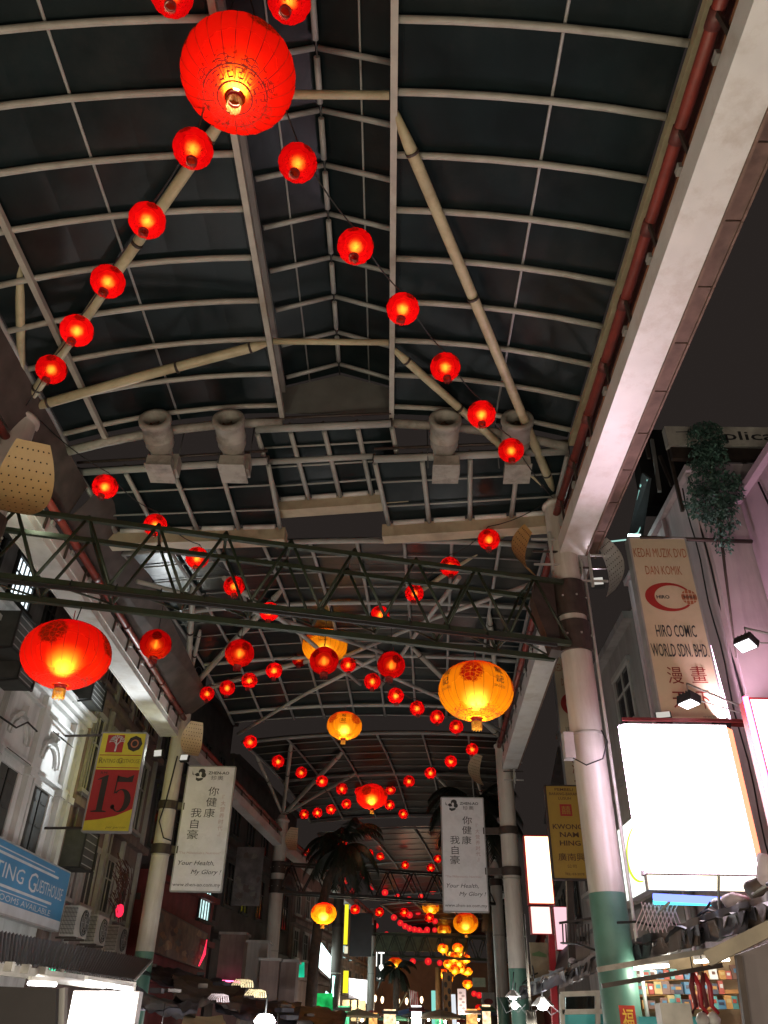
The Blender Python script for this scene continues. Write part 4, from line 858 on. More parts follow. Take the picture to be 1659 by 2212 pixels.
# rear block higher
T = thing('rear_block', 'grey taller wall with one bright grilled window above the white shophouse', 'building', (-12, 15, 0))
a, b, d, out = facade(T, (-10.3, 6.0), (-10.3, 21.6), 0, E + 11.3, -4.0, GREYW)
lit = glow('cold lit window', (0.80, 0.92, 1.0), 2.2, sample=False, var=0.35, scale=4)
c = at(48, 1262, X=-10.3); window(T, a, d, out, c.y - 6.0, c.z, 1.3, 1.25, shut=False, lit=lit, bars=4, fm=SHUT)
for dy in (-4.2, -2.1, 2.3): window(T, a, d, out, c.y - 6.0 + dy, c.z, 1.2, 1.25, shut=False, bars=2, fm=SHUT)
cornice(T, a, b, out, E + 11.2, .3, .3, GREYW); cornice(T, a, b, out, E + 9.0, .15, .12, GREYW)
# brown tall building
T = thing('brown_shophouse', 'tall brown plaster building with narrow dark windows behind the number 15 board', 'building', (-9, 26, 0))
a, b, d, out = facade(T, (-8.6, 21.75), (-8.6, 29.4), 0, E + 12.2, -6.0, PINKW)
for s in (1.0, 2.7, 4.4, 6.1):
    for (z, h) in ((9.8, 2.3), (6.6, 2.2), (3.6, 1.5)):
        window(T, a, d, out, s, E + z, 0.85, h, shut=(z < 5), bars=1, fm=FRAME if z < 9 else PINKW)
for z in (11.9, 8.2, 5.1): cornice(T, a, b, out, E + z, .22, .2, PINKW)
for s in (0.1, 1.85, 3.55, 5.25, 7.2): MB().beam(a + d * s + out * .06 + Vector((0, 0, E + 1)), a + d * s + out * .06 + Vector((0, 0, E + 11.8)), .18, .12, up=out).build('pilaster', FRAME if s > .2 else PINKW, T)
for s, w_ in ((0.6, .03), (1.5, .025), (3.9, .03)): MB().tube([a + d * s + out * .1 + Vector((0, 0, E + 1.6)), a + d * s + out * .1 + Vector((0, 0, E + 11))], w_, 6).build('drain_pipe', GREYW, T)
# further left row
def shophouse(name, label, p0, p1, h, m, side, nw, zs, lit_idx=(), litm=None, parts=True, cat='building', group='shophouses farther down the street'):
    mid = ((p0[0] + p1[0]) / 2, (p0[1] + p1[1]) / 2, 0)
    T = thing(name, label, cat, mid, group)
    a, b, d, out = facade(T, p0, p1, 0, E + h, -6.0 if side < 0 else 6.0, m)
    if side < 0: out = Vector((d.y, -d.x, 0))
    else: out = Vector((-d.y, d.x, 0))
    L_ = (b - a).length; k = 0
    for i in range(nw):
        for (z, hh) in zs:
            window(T, a, d, out, L_ * (i + .5) / nw, E + z, L_ / nw * .45, hh, shut=False, bars=1, lit=litm if k in lit_idx else None, fm=FRAME if m != DARKW else SHUT); k += 1
    for z in (h - .15, h * .62, h * .3): cornice(T, a, b, out, E + z, .25, .2, m)
    return T, a, b, d, out
litc = glow('cyan lit window', (0.62, 0.92, 0.90), 1.3, sample=False, var=0.4, scale=5)
shophouse('shophouse', 'dark shophouse with one cyan lit window behind the left Zhen-Ao banner', (-8.7, 29.5), (-7.6, 37.5), 12.5, DARKW, -1, 4, ((9.5, 2), (6.5, 2.0)), parts=True)
T, a, b, d, out = shophouse('shophouse', 'low front with red light put in its colour, beside the long mural banner', (-8.2, 29.5), (-7.3, 36.5), 4.6, REDW, -1, 1, ())
c = at(426, 1952, X=-7.75); window(T, a, d, out, (c - a).dot(d), c.z, 1.35, 1.2, shut=False, lit=litc, bars=3, fm=BLACK)
shophouse('shophouse', 'very dark narrow shophouse left of the third left column', (-7.4, 37.6), (-5.6, 50.0), 11.0, DARKW, -1, 5, ((8.5, 2), (5.5, 1.8)))
shophouse('shophouse', 'brown shuttered shophouse behind the low left yellow lantern', (-5.5, 50.1), (-3.4, 64.0), 8.5, PINKW, -1, 6, ((6.5, 1.6), (4.2, 1.4)), )
shophouse('shophouse', 'far left shophouse with teal lit upper panes at the street end', (-3.4, 64.1), (-1.2, 80.0), 7.5, GREYW, -1, 6, ((5.2, 1.5), (3.2, 1.4)), lit_idx=(0, 2), litm=litc)
# vertical dark board with outlined letters on the dark house
bd = Board('hanging_sign', 'dark vertical board with faint outlined letters high on the left houses', 'sign', ((398, 1375), (445, 1378), (452, 1500), (402, 1500)), 0.15, mat('near black board', (0.02, 0.02, 0.022), 0.5), Y=31.5)
FAINT = mat('faint white outline', (0.22, 0.22, 0.23), 0.6)
mb = MB()
for k, (u, v) in enumerate(((.35, .78), (.62, .32))):
    q = [bd.P(u + .2 * math.cos(x * math.pi / 10), v + .15 * math.sin(x * math.pi / 10), .01) for x in range(21)]
    for i in range(20 if k == 0 else 16): mb.beam(q[i], q[i + 1], 0.04, 0.02, up=(0, 1, 0))
mb.build('outlined_letters', FAINT, bd.root)

# ---- right buildings
T = thing('pale_gable_house', 'pale stained wall with stepped top edge behind the comic shop sign', 'building', (7, 16, 0))
a, b, d, out = facade(T, (6.3, 13.4), (6.3, 18.6), 0, E + 10.2, 5.0, PALEW)
out = Vector((-1, 0, 0))
cornice(T, a, b, out, E + 10.1, .12, .14, PALEW)
for (s, w_) in ((0.15, .1), (1.9, .05), (4.9, .16)): MB().beam(a + d * s + out * .04 + Vector((0, 0, 0.2)), a + d * s + out * .04 + Vector((0, 0, E + 10)), w_, .1, up=out).build('pilaster', PALEW, T)
MB().tube([(6.22, 17.9, E), (6.22, 17.9, E + 6.0), (6.1, 17.4, E + 6.2), (6.1, 17.4, E + 9.0)], 0.07, 8).build('drain_pipe', GREYW, T)
cab = MB(); cab.tube([(6.24, 13.5 + .03 * math.sin(k), E + 9.9 - k * .45) for k in range(20)], 0.02, 5); cab.tube([(6.24, 13.9 + .05 * math.sin(k * 1.3), E + 9.9 - k * .45) for k in range(20)], 0.015, 5); cab.build('cables', BLACK, T)
T = thing('purple_lit_wall', 'dark purplish wall at the right edge under the Replica board', 'building', (8, 9, 0))
WALLP = mat('mauve pink-glow render', (0.38, 0.28, 0.33), 0.8, 0.12, 1.5, bump=0.15, dirt=(0.10, 0.07, 0.09), dirt_amt=0.6, dscale=0.8)  # pink neon glow on this wall is put into its mauve colour
a, b, d, out = facade(T, (7.1, 3.0), (7.1, 13.35), 0, E + 9.3, 5.0, WALLP)
out = Vector((-1, 0, 0))
for z in (9.2, 6.2): cornice(T, a, b, out, E + z, .15, .16, WALLP)
MB().tube([(7.06, 12.4, E + 9), (7.06, 12.1, E + 7.5), (7.06, 12.35, E + 6), (7.06, 11.9, E + 4.0)], 0.02, 5).build('cables', BLACK, T)
window(T, a, d, out, 7.9, E + 4.6, 1.2, 1.5, shut=False, bars=2, fm=WALLP)
window(T, a, d, out, 5.4, E + 7.4, 1.2, 1.3, shut=False, bars=2, fm=WALLP)
T, a, b, d, out = shophouse('shophouse', 'grey right-hand house behind the thick column with a bent drain pipe', (6.3, 18.7), (6.4, 29.0), 9.4, GREYW, 1, 3, ((7.6, 1.6), (4.6, 1.6)))
shophouse('shophouse', 'dark right-hand house behind the palm with the orange lit boards', (6.45, 29.1), (7.9, 41.0), 9.0, DARKW, 1, 4, ((6.8, 1.6), (4.2, 1.6)))
shophouse('shophouse', 'far right-hand brown house beside the carved orange panel', (8.0, 41.2), (10.2, 55.0), 8.0, PINKW, 1, 5, ((6.0, 1.5), (3.5, 1.5)))
shophouse('shophouse', 'last right-hand house at the street end, dull red', (10.2, 55.2), (13.4, 80.0), 7.0, REDW, 1, 7, ((5.0, 1.4), (2.9, 1.3)))
T = thing('tan_end_house', 'tan plaster house closing the street behind the row of drop lamps', 'building', (4, 84, 0))
a, b, d, out = facade(T, (-2.5, 82), (14, 84), 0, E + 5.2, 5.0, TANW)
out = Vector((d.y, -d.x, 0)); out = out if out.y < 0 else -out
for s in (1.8, 4.2, 6.6, 9.0, 11.4): window(T, a, d, out, s, E + 3.4, 1.2, 1.6, shut=False, bars=1, fm=TANW)
cornice(T, a, b, out, E + 5.1, .3, .25, TANW)
# board beyond, its green colour standing for greenish light on the far eave
MB().poly([at(810, 2014, Y=66), at(1010, 2016, Y=66), at(1010, 2056, Y=66), at(812, 2054, Y=66)], (0, .15, 0)).build('lit_eave_board', mat('green eave light tint', (0.14, 0.17, 0.11), 0.7, 0.3, 3), tr3)

# ================================================================== SIGNS
INKB = mat('dark sign ink', (0.035, 0.035, 0.04), 0.6)
INKR = mat('red sign ink', (0.36, 0.025, 0.02), 0.6, 0.1)
INKBR = mat('brown sign ink', (0.40, 0.13, 0.06), 0.6, 0.1)
INKP = mat('faded pink ink', (0.50, 0.36, 0.36), 0.7)
VINYL = mat('white vinyl banner', (0.74, 0.73, 0.75), 0.45, 0.05, 2.2, bump=0.45, dirt=(0.42, 0.41, 0.42), dirt_amt=0.5, dscale=1.4)
ALU = mat('grey aluminium frame', (0.30, 0.30, 0.30), 0.4, 0.1, 6)
def banner(label, corners, Y, colx, side, zs):
    B = Board('street_banner', label, 'banner', corners, 0.10, VINYL, Y=Y, frame=ALU, group='Zhen-Ao health banners clamped to columns')
    # logo: three bent drops around a gap
    def drop(cx, cy, a0, r):
        pts = []
        for k in range(14):
            t = k / 13; an = a0 + t * 2.4; pts.append((cx + r * math.cos(an), cy + r * .42 * math.sin(an)))
        for k in range(14):
            t = 1 - k / 13; an = a0 + t * 2.4; rr = r * (1 - .62 * math.sin(math.pi * t)); pts.append((cx + rr * math.cos(an) + r * .10, cy + rr * .42 * math.sin(an) + r * .05))
        return pts
    B.shape([disc(.30, .955, .072, .026), disc(.345, .925, .05, .022), [(.10, .962), (.135, .925), (.20, .945), (.25, .94), (.26, .918), (.20, .912), (.16, .928), (.105, .93)], [(.19, .905), (.25, .897), (.32, .903), (.35, .895), (.31, .88), (.24, .872), (.19, .885)]], INKB, 'logo')
    B.shape([disc(.275, .938, .028, .014)], VINYL, 'logo_gap', off=0.007)
    B.text([('ZHEN-AO', .66, .945, .026, .44, .02), ('珍奥', .64, .903, .038, .26, .0),
            ('你', .60, .79, .074, .22, .0), ('健', .585, .70, .074, .22, .0), ('康', .57, .61, .074, .22, .0),
            ('我', .30, .61, .074, .22, .0), ('自', .295, .52, .074, .16, .0), ('豪', .285, .435, .074, .22, .0),
            ('Your Health,', .44, .212, .040, .72, .0, .28), ('My Glory !', .66, .142, .044, .60, .0, .28), ('www.zhen-ao.com.my', .50, .047, .034, .94, .0)], INKB)
    B.text([('『', .82, .745, .03, .05), ('大', .83, .69, .04, .1), ('营', .83, .64, .04, .1), ('养', .83, .59, .04, .1), ('时', .83, .54, .04, .1), ('代', .83, .49, .04, .1), ('』', .82, .44, .03, .05), ('"The Millennium\'s Nutrition"', .48, .292, .018, .84)], INKP, 'faded_lettering')
    for z in zs:
        x1 = B.a.x + (0 if side < 0 else B.W)
        MB().beam((colx, Y, z), (x1 - side * .05, Y + .05, z), 0.10, 0.20).build('clamp_arm', DARKB, B.root)
    return B
banner('white Zhen-Ao banner on the left column, above the cyan lit window', ((408, 1654), (510, 1658), (476, 1929), (367, 1923)), 24.2, L2[0], -1, (E + 5.5, E + 4.3))
banner('white Zhen-Ao banner on the right-hand side, partly over the far yellow lantern', ((952.7, 1723), (1044, 1723), (1055, 1970), (958.5, 1969)), 26.9, R2[0], 1, (E + 5.5, E + 4.3))
# number 15 board
B = Board('price_board', 'yellow and red board with a big number 15, hanging on the left brown house', 'sign', ((222.7, 1583), (316, 1583), (280.5, 1797), (175, 1795.5)), 0.16, mat('yellow board', (0.66, 0.56, 0.04), 0.5, 0.08, 4), Y=20.5, frame=ALU)
RB = mat('red board print', (0.40, 0.022, 0.02), 0.5, 0.06, 5)
B.shape([[(0.02, .10), (.3, .115), (.65, .15), (.98, .22), (.98, .61), (.02, .61)]], RB, 'red_field', off=0.003)
B.shape([[(.14, .79), (.52, .79), (.52, .975), (.14, .975)]], RB, 'tree_square', off=0.003)
mb = MB(); rr = random.Random(3)
def branch(p, an, L_, w_, n):
    q = (p[0] + L_ * math.cos(an) * .62, p[1] + L_ * math.sin(an) * .33)
    mb.beam(B.P(p[0], p[1], .006), B.P(q[0], q[1], .006), w_, 0.002, up=(0, 1, 0))
    if n:
        for s in (-.55, .1, .6): branch(q, an + s + rr.uniform(-.2, .2), L_ * .68, w_ * .65, n - 1)
branch((.36, .80), 1.5, .20, .04, 4); mb.build('white_tree', mat('white print', (0.62, 0.60, 0.56), 0.6), B.root)['kind'] = 'stuff'
B.shape([disc(.77, .885, .17, .085, 8)], mat('black print', (0.03, 0.02, 0.012), 0.6), 'octagon', off=0.003)
B.shape([disc(.77, .885, .09, .045, 20)], INKBR, 'octagon_ring', off=0.005); B.shape([disc(.77, .885, .06, .03, 20)], MATS['black print'], 'octagon_centre', off=0.007)
B.shape([[(.04, .765), (.96, .765), (.96, .757), (.04, .757)], [(.04, .635), (.96, .635), (.96, .627), (.04, .627)]], INKR, 'rule_line')
B.text([('RUNTING GUESTHOUSE', .5, .70, .042, .90), ('R', .10, .704, .06, .09), ('G', .52, .704, .06, .09), ('per person', .70, .035, .022, .42, 0, .2)], mat('olive ink', (0.22, 0.17, 0.02), 0.6))
n1 = [(.00, 0), (.40, 0), (.40, .025), (.29, .05), (.29, .98), (.24, .98), (.02, .87), (.02, .85), (.13, .87), (.13, .05), (.00, .025)]
fit = lambda P_: [(.10 + x * .82, .185 + y * .375) for x, y in P_]
five = [[(.53, .98), (.60, .955), (.80, .92), (.97, 1.0), (.95, .80), (.58, .80), (.55, .80)], [(.53, .98), (.565, .97), (.55, .50), (.515, .48)], disc(.545, .14, .055, .065)]
m_ = 16
for k in range(m_):
    t0, t1 = R(140 - k * 290 / m_), R(140 - (k + 1) * 290 / m_)
    o_ = lambda t: (.73 + .26 * math.cos(t), .31 + .31 * math.sin(t)); i_ = lambda t: (.69 + .13 * math.cos(t), .31 + .275 * math.sin(t))
    five.append([o_(t0), o_(t1), i_(t1), i_(t0)])
B.shape([fit(n1)], MATS['black print'], 'digit', off=.007); B.shape([fit(q_) for q_ in five], MATS['black print'], 'digit', off=.007); B.text([('RM', .22, .575, .028, .14)], MATS['black print'], 'small_lettering')
for z in (.97, .03): MB().beam(B.P(0, z), Vector((-8.6, 20.6, B.P(0, z).z)), .05, .05).build('bracket_bar', DARKB, B.root)
# blue guesthouse board, along the left front
BL = mat('blue board print', (0.045, 0.20, 0.38), 0.5, 0.12, 1.2)
p0, p1 = at(-60, 1772, X=-7.9), at(152, 1890, X=-7.9); p3, p2 = at(-60, 1955, X=-7.9), at(126, 2012, X=-7.9)
B = Board('guesthouse_board', 'long blue Runting Guesthouse board running along the left front', 'sign', ((-60, 1772), (152, 1890), (126, 2012), (-60, 1955)), 0.18, BL, X=-7.9, frame=ALU)
B.shape([[(0, 0), (1, 0), (1, .16), (0, .16)], [(.05, .88), (.80, .88), (.80, .90), (.05, .90)], [(.05, .80), (.86, .80), (.86, .84), (.05, .84)], [(.05, .36), (.84, .36), (.84, .40), (.05, .40)], [(.05, .30), (.80, .30), (.80, .315), (.05, .315)]], mat('pale board print', (0.50, 0.52, 0.55), 0.5, 0.1, 3), 'stripe')
B.text([('RUNTING', .20, .60, .22, .56), ('G', .58, .59, .30, .09), ('UESTHOUSE', .79, .58, .2, .32), ('ROOMS AVAILABLE', .55, .23, .09, .6)], MATS['pale board print'])
# comic shop signs
CREAMS = mat('cream sign face', (0.62, 0.52, 0.36), 0.5, 0.06, 2, dirt=(0.38, 0.30, 0.22), dirt_amt=0.4)
def comic(label, corners, Y, extra=True):
    B = Board('comic_shop_sign', label, 'sign', corners, 0.20, CREAMS, Y=Y, frame=ALU, group='comic shop signs hung from the right-hand houses')
    B.text([('KEDAI MUZIK DVD', .5, .905, .055, .92, .0), ('DAN KOMIK', .5, .80, .052, .62)], INKBR, 'brown_lettering')
    B.text([('HIRO COMIC', .5, .455, .066, .66, .012), ('WORLD SDN. BHD.', .5, .352, .070, .92, .012), ('HIRO', .40, .644, .020, .22, .03)], INKB)
    n = 30
    outer = [(.50 + .40 * math.cos(.55 + k * 5.15 / n), .645 + .082 * math.sin(.55 + k * 5.15 / n)) for k in range(n + 1)]
    inner = [(.56 + .30 * math.cos(.62 + k * 5.0 / n), .645 + .066 * math.sin(.62 + k * 5.0 / n)) for k in range(n + 1)]
    mb = MB()
    for k in range(n): mb.add([B.P(*outer[k], .005), B.P(*outer[k + 1], .005), B.P(*inner[k + 1], .005), B.P(*inner[k], .005)], [(0, 1, 2, 3)])
    mb.build('crescent_logo', INKR, B.root)
    B.shape([disc(.84, .645, .13, .042)], INKBR, 'globe', off=.006)
    mb = MB()
    for k in (-.06, 0, .06): mb.beam(B.P(.84 + k, .605, .008), B.P(.84 + k, .685, .008), .012, .002, up=(0, 1, 0))
    for k in (-.018, .018): mb.beam(B.P(.72, .645 + k, .008), B.P(.96, .645 + k, .008), .012, .002, up=(0, 1, 0))
    mb.build('globe_lines', CREAMS, B.root); B.text([('WORLD', .84, .645, .016, .2, .03)], INKB, 'small_lettering', off=.01)
    B.text([('漫', .34, .222, .085, .24, .0), ('畫', .72, .228, .085, .25, .0), ('天', .34, .10, .08, .22, .0), ('下', .72, .10, .085, .22, .0)], mat('dark red brush ink', (0.20, 0.02, 0.015), 0.6), 'brush_lettering')
    B.text([('sdn.bhd 016/2212', .80, .02, .010, .3)], INKB, 'tiny_lettering')
    return B
B = comic('near cream comic shop sign reading Kedai Muzik DVD dan Komik, above the glaring lightbox', ((1357, 1161), (1477, 1162), (1573, 1558), (1430, 1556)), 13.0)
MB().tube([B.P(.2, 1.0), B.P(.2, 1.0) + Vector((2.2, .1, .0))], 0.04, 6).build('bracket_bar', DARKB, B.root)
MB().tube([B.P(.9, -.01), B.P(.9, -.01) + Vector((1.0, .1, .0))], 0.05, 6).build('bracket_bar', REDW, B.root)
comic('far copy of the cream comic shop sign, half hidden behind the thick right column', ((1203, 1415), (1272, 1415), (1292, 1735), (1216, 1735)), 26.0)
T = thing('pink_neon_line', 'thin pinkish white neon line along the right edge of the near comic sign', 'neon tube', at(1560, 1500, Y=12.95))
MB().tube([at(1534, 1395, Y=13.32), at(1579, 1562, Y=13.32)], 0.016, 8).build('tube', glow('pink white neon', (1.0, 0.55, 0.80), 16.0), T)
# replica board
B = Board('rooftop_board', 'whitish rooftop board reading plica at the upper right, half hidden by leaves', 'sign', ((1437, 932), (1700, 912), (1712, 950), (1449, 974)), 0.2, mat('dirty white board', (0.72, 0.68, 0.62), 0.6, 0.1, 3, dirt=(0.3, 0.27, 0.24), dirt_amt=0.6), Y=13.5)
B.text([('plica', .66, .44, .62, .40, .01)], INKB); B.text([('Re', .40, .50, .45, .16)], INKB, 'hidden_lettering')
B.shape([[(.08, .66), (.24, .70), (.24, .74), (.08, .70)]], INKB, 'stroke')
mb = MB(); mb.beam(B.P(0, -.5), B.P(1, -.55), .12, .3); mb.build('support_beam', DARKB, B.root)
for u in (.02, .3, .6, .9): MB().beam(B.P(u, 0) + Vector((0, .2, 0)), B.P(u, 0) + Vector((0, .2, -1.6)), .07, .07).build('support_post', DARKB, B.root)
# bare frames beside it
T = thing('rooftop_scaffold', 'dark steel post frame left of the rooftop board', 'frame', at(1420, 1050, Y=16))
for (x0, y0, x1, y1) in ((1408, 950, 1425, 1062), (1392, 935, 1402, 990), (1425, 985, 1452, 1050)):
    MB().beam(at(x0, y0, Y=16), at(x1, y1, Y=16), .08, .08).build('post', GREYW if x0 == 1408 else DARKB, T)
MB().box(at(1440, 1020, Y=17.5), (1.6, .5, 2.6)).build('dark_panel', mat('very dark panel', (0.012, 0.012, 0.012), 0.8), T)
# hotel neon board
q = [at(1357, 1159, Y=18.4), at(1387, 1021, Y=15.2), at(1402, 1033, Y=15.2), at(1384, 1162, Y=18.4)]
T = thing('hotel_sign', 'steep dark board with teal lit letters OTEL beside the comic sign', 'sign', q[0])
MB().poly([q[0], q[1], q[2], q[3]], (0.06, 0, 0)).build('panel', mat('dark hotel board', (0.05, 0.055, 0.06), 0.4), T)
fn = lambda u, v: q[3].lerp(q[2], u).lerp(q[0].lerp(q[1], u), v) + Vector((-.012, -.005, -.004))
mb = MB(); put_text(mb, 'OTEL', fn, .50, .5, .80, .94, .0); mb.build('lettering', glow('teal neon letters', (0.35, 0.75, 0.66), 0.9, sample=False), T)
MB().poly([fn(0, 0), fn(.07, 0), fn(.05, 1), fn(0, 1)], (-0.01, 0, 0)).build('lit_foot', glow('white teal neon', (0.75, 1.0, 0.93), 5.0, sample=False), T)
pl0 = at(1300, 1174, Y=17.0)
T = thing('arm_floodlight', 'small white glaring lamp on a thin rod left of the hotel letters', 'lamp', pl0)
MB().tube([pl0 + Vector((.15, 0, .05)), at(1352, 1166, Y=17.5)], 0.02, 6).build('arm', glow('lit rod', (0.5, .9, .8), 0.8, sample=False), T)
MB().lathe([(0, -.07), (.06, -.05), (.085, 0), (.06, .05), (0, .07)], 14, Matrix.Translation(pl0)).build('bulb', glow('white glare', (0.85, 1, 0.95), 12, sample=False), T)
lamp('flood_light', pl0 + Vector((0, -.15, 0)), 25, (0.75, 1, 0.92), .08, T)
# yellow board
YB = mat('mustard board', (0.40, 0.25, 0.035), 0.5, 0.1, 2, dirt=(0.24, 0.14, 0.03), dirt_amt=0.5)
B = Board('mustard_sign', 'mustard Kwong Nam Hing shop sign between the columns on the right', 'sign', ((1175, 1697), (1262, 1697), (1274, 1899), (1199, 1899)), 0.16, YB, Y=21.0, frame=DARKB)
B.text([('PEMBELI', .50, .955, .03, .50, .01), ('BARANG-BARANG', .52, .905, .032, .86, .01), ('LUSUH', .50, .855, .03, .34, .01), ('KWONG', .5, .545, .055, .80, .02), ('NAM', .52, .46, .055, .50, .02), ('HING', .52, .37, .055, .55, .02), ('廣', .28, .225, .08, .22, .0), ('南', .52, .225, .08, .22, .0), ('興', .76, .225, .08, .22, .0), ('公司', .5, .13, .035, .24), ('TEL: 03-2078', .55, .05, .025, .5)], mat('brown dark ink', (0.09, 0.04, 0.015), 0.6))
B.shape([[(.34, .66), (.66, .66), (.66, .79), (.34, .79)]], INKR, 'red_square'); B.text([('囍', .5, .725, .09, .24, .0)], YB, 'square_lettering', off=.008)
# lit boxes
WHITEG = glow('overexposed white sign face', (1.0, 0.84, 0.93), 13.0)
B = Board('glaring_lightbox', 'huge glaring white lightbox right of the thick column', 'light box', ((1345, 1564), (1571, 1564), (1640, 1892), (1396, 1886)), 0.25, mat('white box case', (0.55, 0.5, 0.52), 0.5), Y=12.4)
MB().poly([B.P(.012, .01, .012), B.P(.988, .01, .012), B.P(.988, .99, .012), B.P(.012, .99, .012)], (0, -.008, 0)).build('lit_face', WHITEG, B.root)
MB().beam(B.P(-.03, .02), B.P(-.03, .98), .05, .06).build('neon_tube', glow('violet white neon', (0.95, 0.72, 0.95), 34.0), B.root)
MB().poly([B.P(1.0, .02, .012), B.P(1.045, .02, .012), B.P(1.045, .96, .012), B.P(1.0, .98, .012)], (0, .15, 0)).build('edge_fade_strip', glow('orange red edge fade', (1.0, 0.22, 0.12), 3.0), B.root)  # glowing strip added to imitate the orange fade at the sign's edge
MB().beam(B.P(.0, 1.03), B.P(1.4, 1.03), .05, .05).build('bracket_bar', REDW, B.root)
B = Board('shopfront_lightbox', 'warm white lit shop fascia under the huge lightbox', 'light box', ((1394, 1894), (1640, 1890), (1640, 1922), (1404, 1926)), 0.12, MATS['white box case'], Y=12.1)
MB().poly([B.P(.01, .02, .012), B.P(.99, .02, .012), B.P(.99, .98, .012), B.P(.01, .98, .012)], (0, -.008, 0)).build('lit_face', glow('warm overexposed face', (1.0, 0.88, 0.62), 6.0), B.root)
B = Board('side_lightbox', 'slanting white lit box with a yellow green arc beside the thick column', 'light box', ((1333, 1794), (1388, 1752), (1400, 1926), (1358, 1942)), 0.2, MATS['white box case'], X=4.95)
MB().poly([B.P(.0, .0, .012), B.P(1, .0, .012), B.P(1, 1, .012), B.P(.0, 1, .012)], (-.008, 0, 0)).build('lit_face', glow('white sign face', (0.9, 0.98, 0.9), 1.6), B.root)
mb = MB(); n = 20
for k in range(n):
    t0, t1 = 1.75 + k * 2.9 / n, 1.75 + (k + 1) * 2.9 / n
    f = lambda t, r: B.P(.85 + r * math.cos(t), .5 + r * .62 * math.sin(t), .026)
    w0, w1 = .07 * math.sin(math.pi * k / n) + .02, .07 * math.sin(math.pi * (k + 1) / n) + .02
    mb.add([f(t0, .62), f(t1, .62), f(t1, .62 - w1), f(t0, .62 - w0)], [(0, 1, 2, 3)])
mb.build('arc_logo', glow('yellow green arc', (0.70, 0.9, 0.05), 1.2, sample=False), B.root)
T = thing('neon_strip', 'blue violet neon strip under the warm lit fascia', 'neon tube', at(1490, 1944, Y=11.9))
MB().tube([at(1412, 1938, Y=11.9), at(1560, 1946, Y=11.9)], 0.05, 8).build('tube', glow('blue violet neon', (0.16, 0.22, 1.0), 3.0), T)
MB().tube([at(1412, 1948, Y=11.95), at(1540, 1951, Y=11.95)], 0.035, 8).build('tube', glow('cyan neon', (0.1, 0.75, 1.0), 2.2), T)
B = Board('red_edge_lightbox', 'white and red upright lightbox cut by the right photo edge', 'light box', ((1632, 1535), (1760, 1480), (1800, 1820), (1672, 1790)), 0.3, mat('glossy red case', (0.45, 0.02, 0.03), 0.4), Y=10.6)
MB().poly([B.P(.04, .02, .012), B.P(.96, .02, .012), B.P(.96, .98, .012), B.P(.04, .98, .012)], (0, -.008, 0)).build('lit_face', glow('pinkish lit face', (1.0, 0.80, 0.82), 4.0), B.root)
MB().tube([B.P(-.03, .0), B.P(-.03, 1.0)], .04, 8).build('neon_tube', glow('red neon', (1.0, 0.04, 0.16), 26.0), B.root)
MB().tube([B.P(.1, -.05), B.P(.14, -.5), B.P(.30, -.6)], .035, 8).build('neon_tube', glow('amber neon', (1.0, 0.6, 0.08), 4.0, sample=False), B.root)
# red framed lit boards farther on
def litbox(label, corners, Y, face, case, nm='lit_board', fin=.05):
    B = Board(nm, label, 'light box', corners, 0.2, case, Y=Y)
    MB().poly([B.P(fin, .02, .012), B.P(1 - fin, .02, .012), B.P(1 - fin, .98, .012), B.P(fin, .98, .012)], (0, -.008, 0)).build('lit_face', face, B.root); return B
RC = MATS['glossy red case']
litbox('orange white lit board in a red frame left of the mustard sign', ((1129, 1806), (1188, 1803), (1197, 1954), (1143, 1954)), 24.5, glow('orange white face', (1.0, 0.72, 0.42), 3.6), RC)
litbox('smaller pinkish lit board directly below the orange white one', ((1145, 1958), (1190, 1958), (1193, 2018), (1147, 2018)), 24.5, glow('soft pink face', (1.0, 0.74, 0.66), 1.5), RC)
litbox('pink lit pane right of the two red framed boards', ((1197, 1958), (1236, 1958), (1225, 2050), (1200, 2056)), 25.5, glow('pale pink pane', (1.0, 0.62, 0.70), 1.1), RC)
B = Board('poster', 'brownish unlit poster below the red framed boards', 'poster', ((1145, 2036), (1184, 2036), (1188, 2122), (1149, 2122)), 0.08, mat('brown poster', (0.2, 0.16, 0.10), 0.6, 0.4, 3), Y=24.4)
B.shape([[(.1, .66), (.9, .62), (.9, .70), (.5, .78), (.1, .72)]], mat('green mound print', (0.08, 0.14, 0.05), 0.6), 'mound')
T = thing('red_post', 'bright red post below the lit boards', 'post', at(1196, 2200, Y=24.3)); MB().beam(at(1191, 2020, Y=24.3), at(1200, 2230, Y=24.3), .16, .16).build('post_body', RC, T)
# flood heads on arms
def flood(px, py, Y, ax, ay, label, pw, tilt=(0.3, 0.6, -0.7)):
    c = at(px, py, Y=Y); T = thing('arm_floodlight', label, 'lamp', c, None)
    z = Vector(tilt).normalized(); x = z.cross(Vector((0, 0, 1))).normalized(); y = z.cross(x); M = Matrix((x, y, z)).transposed()
    MB().box(c, (.30, .22, .14), M).build('housing', BLACK, T)
    MB().box(c + z * .075, (.26, .18, .02), M).build('lit_lens', glow('flood lens', (0.95, 0.97, 1.0), 9.0, sample=False), T)
    MB().tube([c - z * .1, c - z * .1 + Vector((0, 0, .18)), at(ax, ay, Y=Y)], 0.018, 6).build('arm', STEELG, T)
    MB().tube([c + Vector((.15, 0, .0)), at(ax, ay + 14, Y=Y)], 0.012, 6).build('stay', STEELG, T)
    for k in range(4): MB().box(c - z * .085 + x * (-.1 + k * .066), (.012, .2, .05), M).build('fin', BLACK, T)
    if pw: lamp('flood_light', c + z * .2, pw, (0.95, 0.97, 1.0), .08, T, 'SPOT', rot=z.to_track_quat('-Z', 'Y').to_euler(), spot=R(120))
